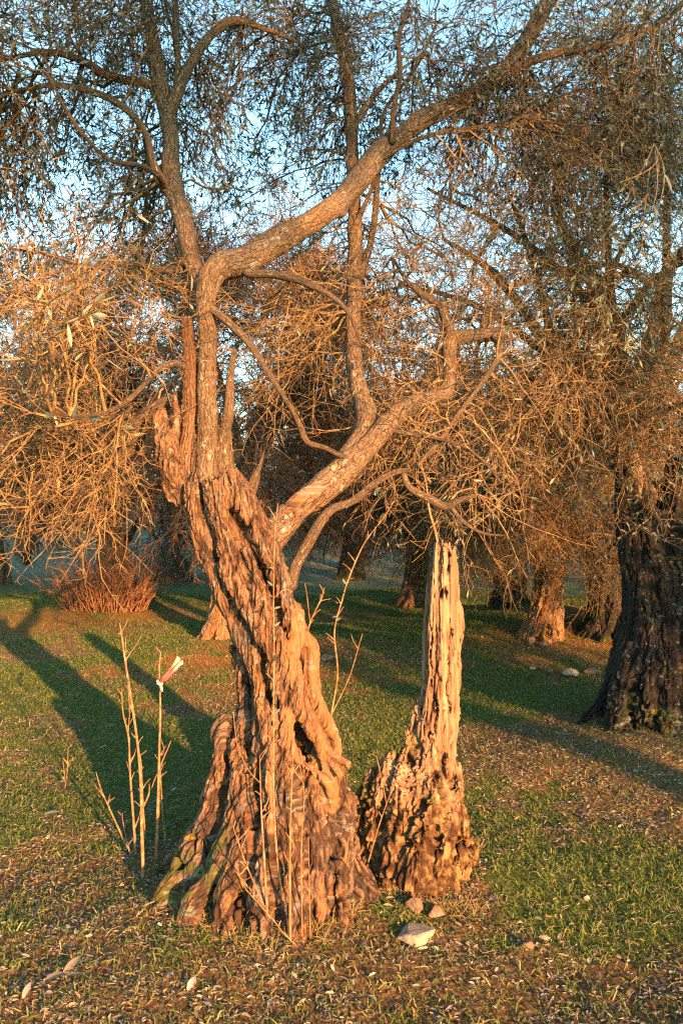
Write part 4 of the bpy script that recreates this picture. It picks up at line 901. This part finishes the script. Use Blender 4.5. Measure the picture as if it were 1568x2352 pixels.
# ------------------------------------------------------------------ sucker shoots
def c7(x, y): return ((200+x/1.96)/1.598, (2200+y/1.96)/1.598)
def c1(x, y): return ((300+x/.98)/1.598, (2500+y/.98)/1.598)
def shoot(label, cat, stems, d, r0, conv, group, name='sucker_shoot', seed=0, leafy=0, dtop=0.0, twigs=6):
    """stems: list of polylines, first one starts at the ground"""
    rs = np.random.RandomState(seed+900)
    x0, y0 = conv(*stems[0][0]) if conv else stems[0][0]
    if d is None:
        b = G(x0, y0+6); d = b[1]
    else: b = P(x0, y0, d)
    t = thing(name, label, cat, b, group)
    lst = []; H = abs(stems[0][0][1]-stems[0][-1][1])
    for j, s in enumerate(stems):
        rows = []
        for i, (x, y) in enumerate(s):
            X, Y = conv(x, y) if conv else (x, y); tt = i/max(1, len(s)-1)
            h = abs(y-stems[0][0][1])/max(H, 1)
            r = r0*(.72 if conv is c1 else .9)*(1-.62*h)*(1 if j == 0 else .62)*(1 if j == 0 else 1-.4*tt)
            rows.append([*P(X, Y, d+dtop*h+(.03*j*tt if j else 0)), r])
        rows[-1][3] *= .7; lst.append((np.array(rows), seed*5+j, 7, .015, .16))
    me = limb_mesh('stem', [lst[0]], M['shoot']); childmesh('stem', me, t)
    for l_ in lst[1:]: childmesh('side_twig', limb_mesh('side_twig', [l_], M['shoot']), t)
    main = catmull(lst[0][0], .02)[:, :3]
    if twigs:
        q = main[rs.randint(int(len(main)*.35), len(main), twigs)]
        dr = np.stack([rs.choice([-1, 1], twigs)*rs.uniform(.3, .8, twigs), rs.normal(size=twigs)*.4, np.ones(twigs)], 1)
        p = grow(q, dr, rs.uniform(.02, .06, twigs), 3, .12, 0, rs); 
        for k_ in range(twigs):
            tw = tubes(p[k_:k_+1], taper(1, 4, .0022, .0013), 5)
            childmesh('side_twig', mesh('side_twig', tw[0], tw[1], M['shoot'], attrs={'rnd': tw[2]}), t)
    if leafy:
        q = main[rs.randint(int(len(main)*.4), len(main), leafy)]; L = rs.uniform(.02, .04, leafy)
        lv = leaves(q, rs.normal(size=(leafy, 3))+[0, 0, .1], L, L*.38, rs)
        childmesh('leaves', mesh('leaves', lv[0], lv[1], M['leaf'], smooth=False, attrs={'rnd': lv[2]}), t)
    return t
gl = 'bare shoots in the left foreground'; gf = 'shoots sprouting in front of the gnarled base'
shoot('tallest bare shoot left of the trunk, forked near its top', 'shoot', [[(640, 2040), (630, 1700), (625, 1400), (600, 1050), (550, 700), (515, 480), (480, 230), (470, 175)], [(515, 500), (520, 430), (600, 310), (625, 265)], [(480, 240), (515, 180), (528, 145)], [(640, 1490), (680, 1400), (683, 1320)], [(520, 520), (516, 380), (512, 270)]], 3.46, .0092, c7, gl, seed=1)
SH2 = shoot('straight bare shoot carrying the pink ribbon', 'shoot', [[(735, 1880), (745, 1500), (755, 1100), (762, 800), (758, 600), (755, 480), (765, 385)], [(765, 1190), (800, 1110), (840, 1015)], [(752, 1240), (720, 1300), (700, 1360)], [(768, 1120), (790, 1090), (770, 1010)]], 3.66, .0095, c7, gl, seed=2)
shoot('bare shoot forking low behind the tallest one', 'shoot', [[(588, 1850), (570, 1600), (545, 1250), (535, 1000), (495, 820), (485, 650)], [(545, 1180), (532, 950), (542, 800), (530, 620)], [(545, 1180), (575, 1120), (585, 1075)], [(580, 1640), (610, 1560), (625, 1480)]], 3.72, .0075, c7, gl, seed=3)
shoot('slanting bare shoot leaning out to the left', 'shoot', [[(530, 1800), (440, 1600), (345, 1390), (318, 1310), (300, 1240)], [(345, 1390), (310, 1360), (285, 1330)]], 3.74, .0055, c7, gl, seed=4)
shoot('thin pale shoot right of the ribbon shoot', 'shoot', [[(803, 1745), (780, 1550), (765, 1280), (760, 1180)]], 3.75, .005, c7, gl, seed=5)
shoot('short shoot pressed against the tallest one', 'shoot', [[(655, 1700), (642, 1550), (635, 1400), (626, 1200), (618, 1120)]], 3.7, .005, c7, gl, seed=6)
shoot('tiny thin shoot at the foot of the slanting one', 'shoot', [[(552, 1865), (510, 1680), (485, 1555)]], 3.7, .003, c7, gl, seed=7)
shoot('stout middle shoot rising from the roots to mid trunk', 'shoot', [[(750, 950), (748, 700), (752, 450), (760, 260), (765, 180)], [(750, 300), (790, 350), (770, 230)]], 2.93, .0075, c1, gf, seed=8)
shoot('slim shoot just right of the stout middle shoot', 'shoot', [[(792, 920), (790, 600), (800, 400), (780, 330)]], 2.94, .0045, c1, gf, seed=9)
shoot('very long thin leafy shoot reaching up the trunk', 'shoot', [[(722, 790), (700, 600), (690, 400), (690, 200), (690, 60), (692, -100), (690, -300), (694, -500), (705, -640)], [(690, -420), (660, -450), (640, -440)], [(692, -300), (730, -330), (760, -320)]], 3.0, .006, c1, gf, seed=10, leafy=26, dtop=.12, twigs=10)
shoot('shoot with an arching twig on its left side', 'shoot', [[(668, 840), (655, 620), (645, 450), (640, 270)], [(640, 365), (600, 320), (560, 230), (545, 110)]], 2.98, .0065, c1, gf, seed=11)
shoot('slanting forked shoot leaning left from the roots', 'shoot', [[(678, 860), (600, 680), (560, 570), (545, 525)], [(560, 575), (590, 545), (605, 520)]], 2.93, .005, c1, gf, seed=12)
shoot('thin shoot at the right side of the sprouting row', 'shoot', [[(822, 930), (818, 740), (815, 560)]], 2.94, .0035, c1, gf, seed=13)
shoot('low slanting twig left of the sprouting row', 'shoot', [[(660, 812), (600, 745), (565, 700)]], 2.9, .0032, c1, gf, seed=14)
shoot('short crooked shoot at the foot of the sprouting row', 'shoot', [[(770, 950), (720, 900), (690, 860), (600, 760)]], 2.88, .003, c1, gf, seed=15)
shoot('tall thin sapling right of the trunk with a few leaves', 'sapling', [[(758, 1760), (760, 1650), (775, 1550), (768, 1450), (785, 1380), (800, 1330), (835, 1250), (880, 1190), (905, 1150)], [(762, 1640), (800, 1560), (822, 1490), (832, 1455)], [(822, 1490), (810, 1470), (806, 1455)], [(775, 1385), (765, 1380), (755, 1383)], [(800, 1330), (812, 1328)]], 3.62, .0055, None, None, 'sapling', seed=16, leafy=14, twigs=8)
shoot('small bare twiggy sprout beside the smooth roots', 'sprout', [[(700, 1480), (712, 1430), (735, 1380), (745, 1350)], [(712, 1430), (705, 1370), (700, 1340)], [(735, 1380), (760, 1375)]], 3.6, .0045, None, None, 'sprout', seed=17)
shoot('long thin stalk leaning on the base of the dead stump', 'shoot', [[(1030, 650), (1065, 530), (1100, 430), (1150, 310), (1190, 205)], [(1095, 440), (1080, 360), (1058, 265)]], 3.2, .004, c1, None, seed=18)
shoot('short pale stalk in the gap between trunk and stump', 'shoot', [[(945, 740), (955, 660), (965, 610)]], 3.12, .005, c1, None, seed=19, twigs=2)
shoot('dead stalk leaning up from the top of the stump', 'stalk', [[(1008, 1262), (1000, 1225), (985, 1170), (978, 1110), (965, 1060)]], 3.5, .007, None, None, 'dead_stalk', seed=20)
shoot('thin dry stem in the sunny grass at the left edge', 'stem', [[(150, 1810), (155, 1770), (157, 1720)], [(150, 1790), (145, 1745)]], None, .003, None, None, 'dry_weed', seed=21)
shoot('slim upright stem beside the hollow tree', 'stem', [[(1293, 1470), (1292, 1430), (1290, 1365)]], None, .010, None, None, 'dry_weed', seed=22)
shoot('small seedling in front of the massive dark tree', 'seedling', [[(1378, 1568), (1376, 1530), (1380, 1500)], [(1376, 1540), (1366, 1520)]], None, .005, None, None, 'seedling', seed=23, leafy=6)
# pink ribbon tied to the shoot
def ribbon():
    d = 3.655; k0 = P(*c7(758, 602), d); t = thing('ribbon', 'faded pink and white ribbon tied to a bare shoot', 'ribbon', k0)
    rs = np.random.RandomState(2)
    def strip(pts, w, tw, wav):
        c = catmull(np.array([[*P(*c7(x, y), dd), 0] for x, y, dd in pts]), .004)[:, :3]; n = len(c); tg = norm(np.gradient(c, axis=0))
        s = np.linspace(0, 1, n); side = norm(np.cross(tg, np.array([0, 1, .2])))
        wv = np.interp(s, [0, .15, .8, 1], [.35, .8, 1, 1.25])*w
        o = side*wv[:, None]*np.cos(tw*s)[:, None]+np.cross(tg, side)*wv[:, None]*np.sin(tw*s)[:, None]
        up = np.cross(tg, side)
        cols = []
        for u in (-1, -.4, .3, 1): cols.append(c+o*u+up*(.004*np.sin(9*s+u*wav))[:, None])
        top = np.stack(cols, 1); bot = top+up[:, None]*.0009
        V = np.concatenate([top.reshape(-1, 3), bot.reshape(-1, 3)]); i = (np.arange(n-1)*4)[:, None]+np.arange(3)[None]; i = i.ravel()
        f1 = np.stack([i, i+1, i+5, i+4], 1); return V, np.vstack([f1, f1[:, ::-1]+n*4]), np.concatenate([np.repeat(s, 4)]*2)
    a = strip([(762, 600, d-.01), (800, 560, d-.02), (850, 495, d-.02), (885, 440, d-.01), (895, 420, d)], .011, .8, 1)
    b = strip([(762, 600, d-.012), (805, 568, d-.03), (865, 505, d-.035), (905, 462, d-.03), (924, 455, d-.03)], .008, -.9, 2)
    V, Fc, A = joinm([a, b]); childmesh('tails', mesh('tails', V, Fc, M['ribbon'], attrs={'rnd': A}), t)
    kn = []
    for j in range(3):
        th = np.linspace(0, 6.283, 13); kn.append(np.stack([k0[0]+.0115*np.cos(th), k0[1]+.0115*np.sin(th), k0[2]-.004+.006*j+.003*np.sin(th*2+j)], 1))
    kn = np.array(kn); V1, F1, A1 = tubes(kn, np.full((3, 13), .0045), 6)
    e = grow(np.array([k0+[.006, -.01, -.006]]), np.array([[.5, -.3, -1]]), .035, 6, .2, .1, rs); V2, F2, A2 = tubes(e, np.array([[.003, .006, .007, .007, .006, .004, .002]]), 6)
    V, Fc, A = joinm([(V1, F1, A1*0+.9), (V2, F2, A2*0+.9)]); childmesh('knot', mesh('knot', V, Fc, M['ribbon'], attrs={'rnd': A}), t)
ribbon()

# ------------------------------------------------------------------ stones
import bmesh
def rock(label, x, y, w, h, dep, seed, mat='rock', flat=.5, name='stone', cat='stone'):
    g = G(x, y+h*.45); W = w/F*g[1]/2; H = h/F*g[1]/2; rs = np.random.RandomState(seed)
    bm = bmesh.new()
    v = norm(rs.normal(size=(16, 3)))*rs.uniform(.75, 1.05, (16, 1))*np.array([1, dep, 1])
    for p in v: bm.verts.new(p*np.array([W, W, H]))
    r = bmesh.ops.convex_hull(bm, input=bm.verts); bmesh.ops.delete(bm, geom=[e for e in r['geom_interior'] if isinstance(e, bmesh.types.BMVert)], context='VERTS')
    bmesh.ops.bevel(bm, geom=bm.edges[:], offset=min(W, H)*.07, segments=1, affect='EDGES', profile=.6)
    bmesh.ops.triangulate(bm, faces=bm.faces[:]); bmesh.ops.subdivide_edges(bm, edges=bm.edges[:], cuts=2, use_grid_fill=True)
    P0 = np.array([q.co[:] for q in bm.verts]); N0 = norm(P0); s = 1/max(W, H)
    P1 = P0+N0*(min(W, H)*.26*(fbm(P0*s*3.4+seed, 4, seed)-.5))[:, None]
    for q, c in zip(bm.verts, P1): q.co = c
    me = bpy.data.meshes.new('stone'); bm.to_mesh(me); bm.free(); me.materials.append(M[mat])
    for p_ in me.polygons: p_.use_smooth = False
    pz = g[2]+float(near_relief(np.array([g]))[0])
    o = link(name, me, None, (g[0], g[1], pz+H*.55), rs.uniform(-.4, .4)); tag(o, label, cat)
rock('large pale angular stone on the litter in front of the stump', 955, 2130, 118, 50, .8, 3)
rock('squat brown stone leaning against the stump foot', 950, 2070, 52, 52, .7, 4, 'earthrock')
rock('dark brown stone beside the squat one', 1002, 2088, 50, 36, .8, 5, 'earthrock')
rock('reddish upright stone in the grass right of the pale one', 1210, 2170, 34, 38, .7, 6, 'earthrock')
rock('small flat tan stone behind the reddish one', 1250, 2152, 32, 16, .8, 7, 'rock')
rock('biggest pale stone of the row near the dark tree', 1308, 1540, 54, 30, .7, 8)
rock('brownish stone at the right end of the row', 1358, 1538, 44, 20, .7, 9, 'earthrock')
rock('small white stone at the left end of the row', 1222, 1533, 22, 11, .7, 10)
rock('tiny white stone in the middle of the row', 1264, 1540, 14, 9, .7, 11)
rock('low flat stone behind the smooth roots of the main trunk', 752, 1508, 50, 22, .8, 12, 'earthrock')
rock('ochre stone leaning at the foot of the hollow tree', 1222, 1468, 30, 24, .6, 13, 'earthrock')
rock('ochre boulder beside the stone at the hollow foot', 1250, 1476, 34, 20, .6, 14, 'earthrock')
rock('small pale stone lost in the right foreground litter', 1345, 2060, 22, 14, .7, 15)
# broad fallen leaves that stand out
def bigleaf(label, x, y, L, ang, seed, w=.5, mat='litter', rnd=.6, tilt=.15):
    g = G(x, y); rs = np.random.RandomState(seed); g[2] += float(near_relief(np.array([g]))[0])+.022
    n = 9; s = np.linspace(0, 1, n); wid = np.sin(np.pi*np.clip(s*.96+.02, 0, 1))**.7*L*w*.5; V = []
    for i in range(n):
        for u in (-1, -.5, 0, .5, 1):
            V.append([(s[i]-.5)*L, u*wid[i], .25*abs(u)*wid[i]+tilt*L*(s[i]-.5)+.03*L*math.sin(3*s[i]+u)])
    V = np.array(V); V = np.vstack([V, V+[0, 0, .0008]]); i = ((np.arange(n-1)*5)[:, None]+np.arange(4)[None]).ravel()
    f = np.stack([i, i+5, i+6, i+1], 1); Fc = np.vstack([f[:, ::-1], f+n*5])
    o = link('fallen_leaf', mesh('fallen_leaf', V, Fc, M[mat], attrs={'rnd': np.full(len(V), rnd)}), None, g, ang); tag(o, label, 'leaf', 'broad fallen leaves')
bigleaf('curled tan leaf lying lowest at the left corner', 128, 2262, .065, .3, 1, .55, rnd=.97)
bigleaf('upright pale tan leaf above the curled one', 166, 2232, .07, .9, 2, .5, rnd=.3, tilt=.5)
bigleaf('folded tan leaf beside the two larger ones', 172, 2256, .06, -.2, 3, .35, rnd=.97)
bigleaf('bluish gray leaf lying in the shade at the left', 122, 1882, .085, .2, 4, .55, rnd=.83, tilt=.05)
bigleaf('single pale leaf on the litter below the trunk', 440, 2278, .05, 1.2, 5, .45, rnd=.66, tilt=.4)
bigleaf('flat pinkish leaf in the litter at the bottom left', 62, 2352-60, .05, 1.4, 6, .4, tilt=.5)

# ------------------------------------------------------------------ near sprigs of big leaves
def sprig(parent, base, tips, seed, L, mat, n):
    rs = np.random.RandomState(seed); ps = []; pos = []; dr = []
    b = P(*base)
    for tp in tips:
        e = P(*tp); t = np.linspace(0, 1, 8)[:, None]; c = b*(1-t)+e*t+np.sin(t*3.14)*rs.normal(size=3)*.03; ps.append(c)
        for _ in range(n):
            i = rs.randint(3, 8); pos.append(c[i]); dr.append((c[7]-c[0])/np.linalg.norm(c[7]-c[0])+rs.normal(size=3)*.55+[0, 0, -.2])
    ps = np.array(ps); tw = tubes(ps, taper(len(ps), 8, .003, .0012), 5); pos = np.array(pos); N = len(pos); l = rs.uniform(*L, N)
    lv = leaves(pos, np.array(dr), l, l*rs.uniform(.17, .26, N), rs)
    put(tw, lv, parent, M['twig'], M[mat], 'sprig_twigs', 'sprig_leaves')
RT = next(o for o in bpy.data.objects if o.get('label', '').startswith('massive dark'))
sprig(RT, (1500, 330, 2.9), [(1440, 500, 2.3), (1480, 560, 2.3), (1400, 520, 2.3), (1500, 470, 2.3), (1420, 420, 2.4), (1470, 600, 2.35)], 3, (.04, .07), 'leaf', 7)
sprig(MAIN, (60, 760, 2.5), [(280, 640, 2.25), (290, 680, 2.2), (230, 690, 2.3), (180, 660, 2.3)], 4, (.04, .07), 'paleleaf', 4)
sprig(MAIN, (60, 900, 2.5), [(240, 820, 2.2), (250, 960, 2.2), (60, 570, 2.3)], 5, (.05, .075), 'paleleaf', 3)
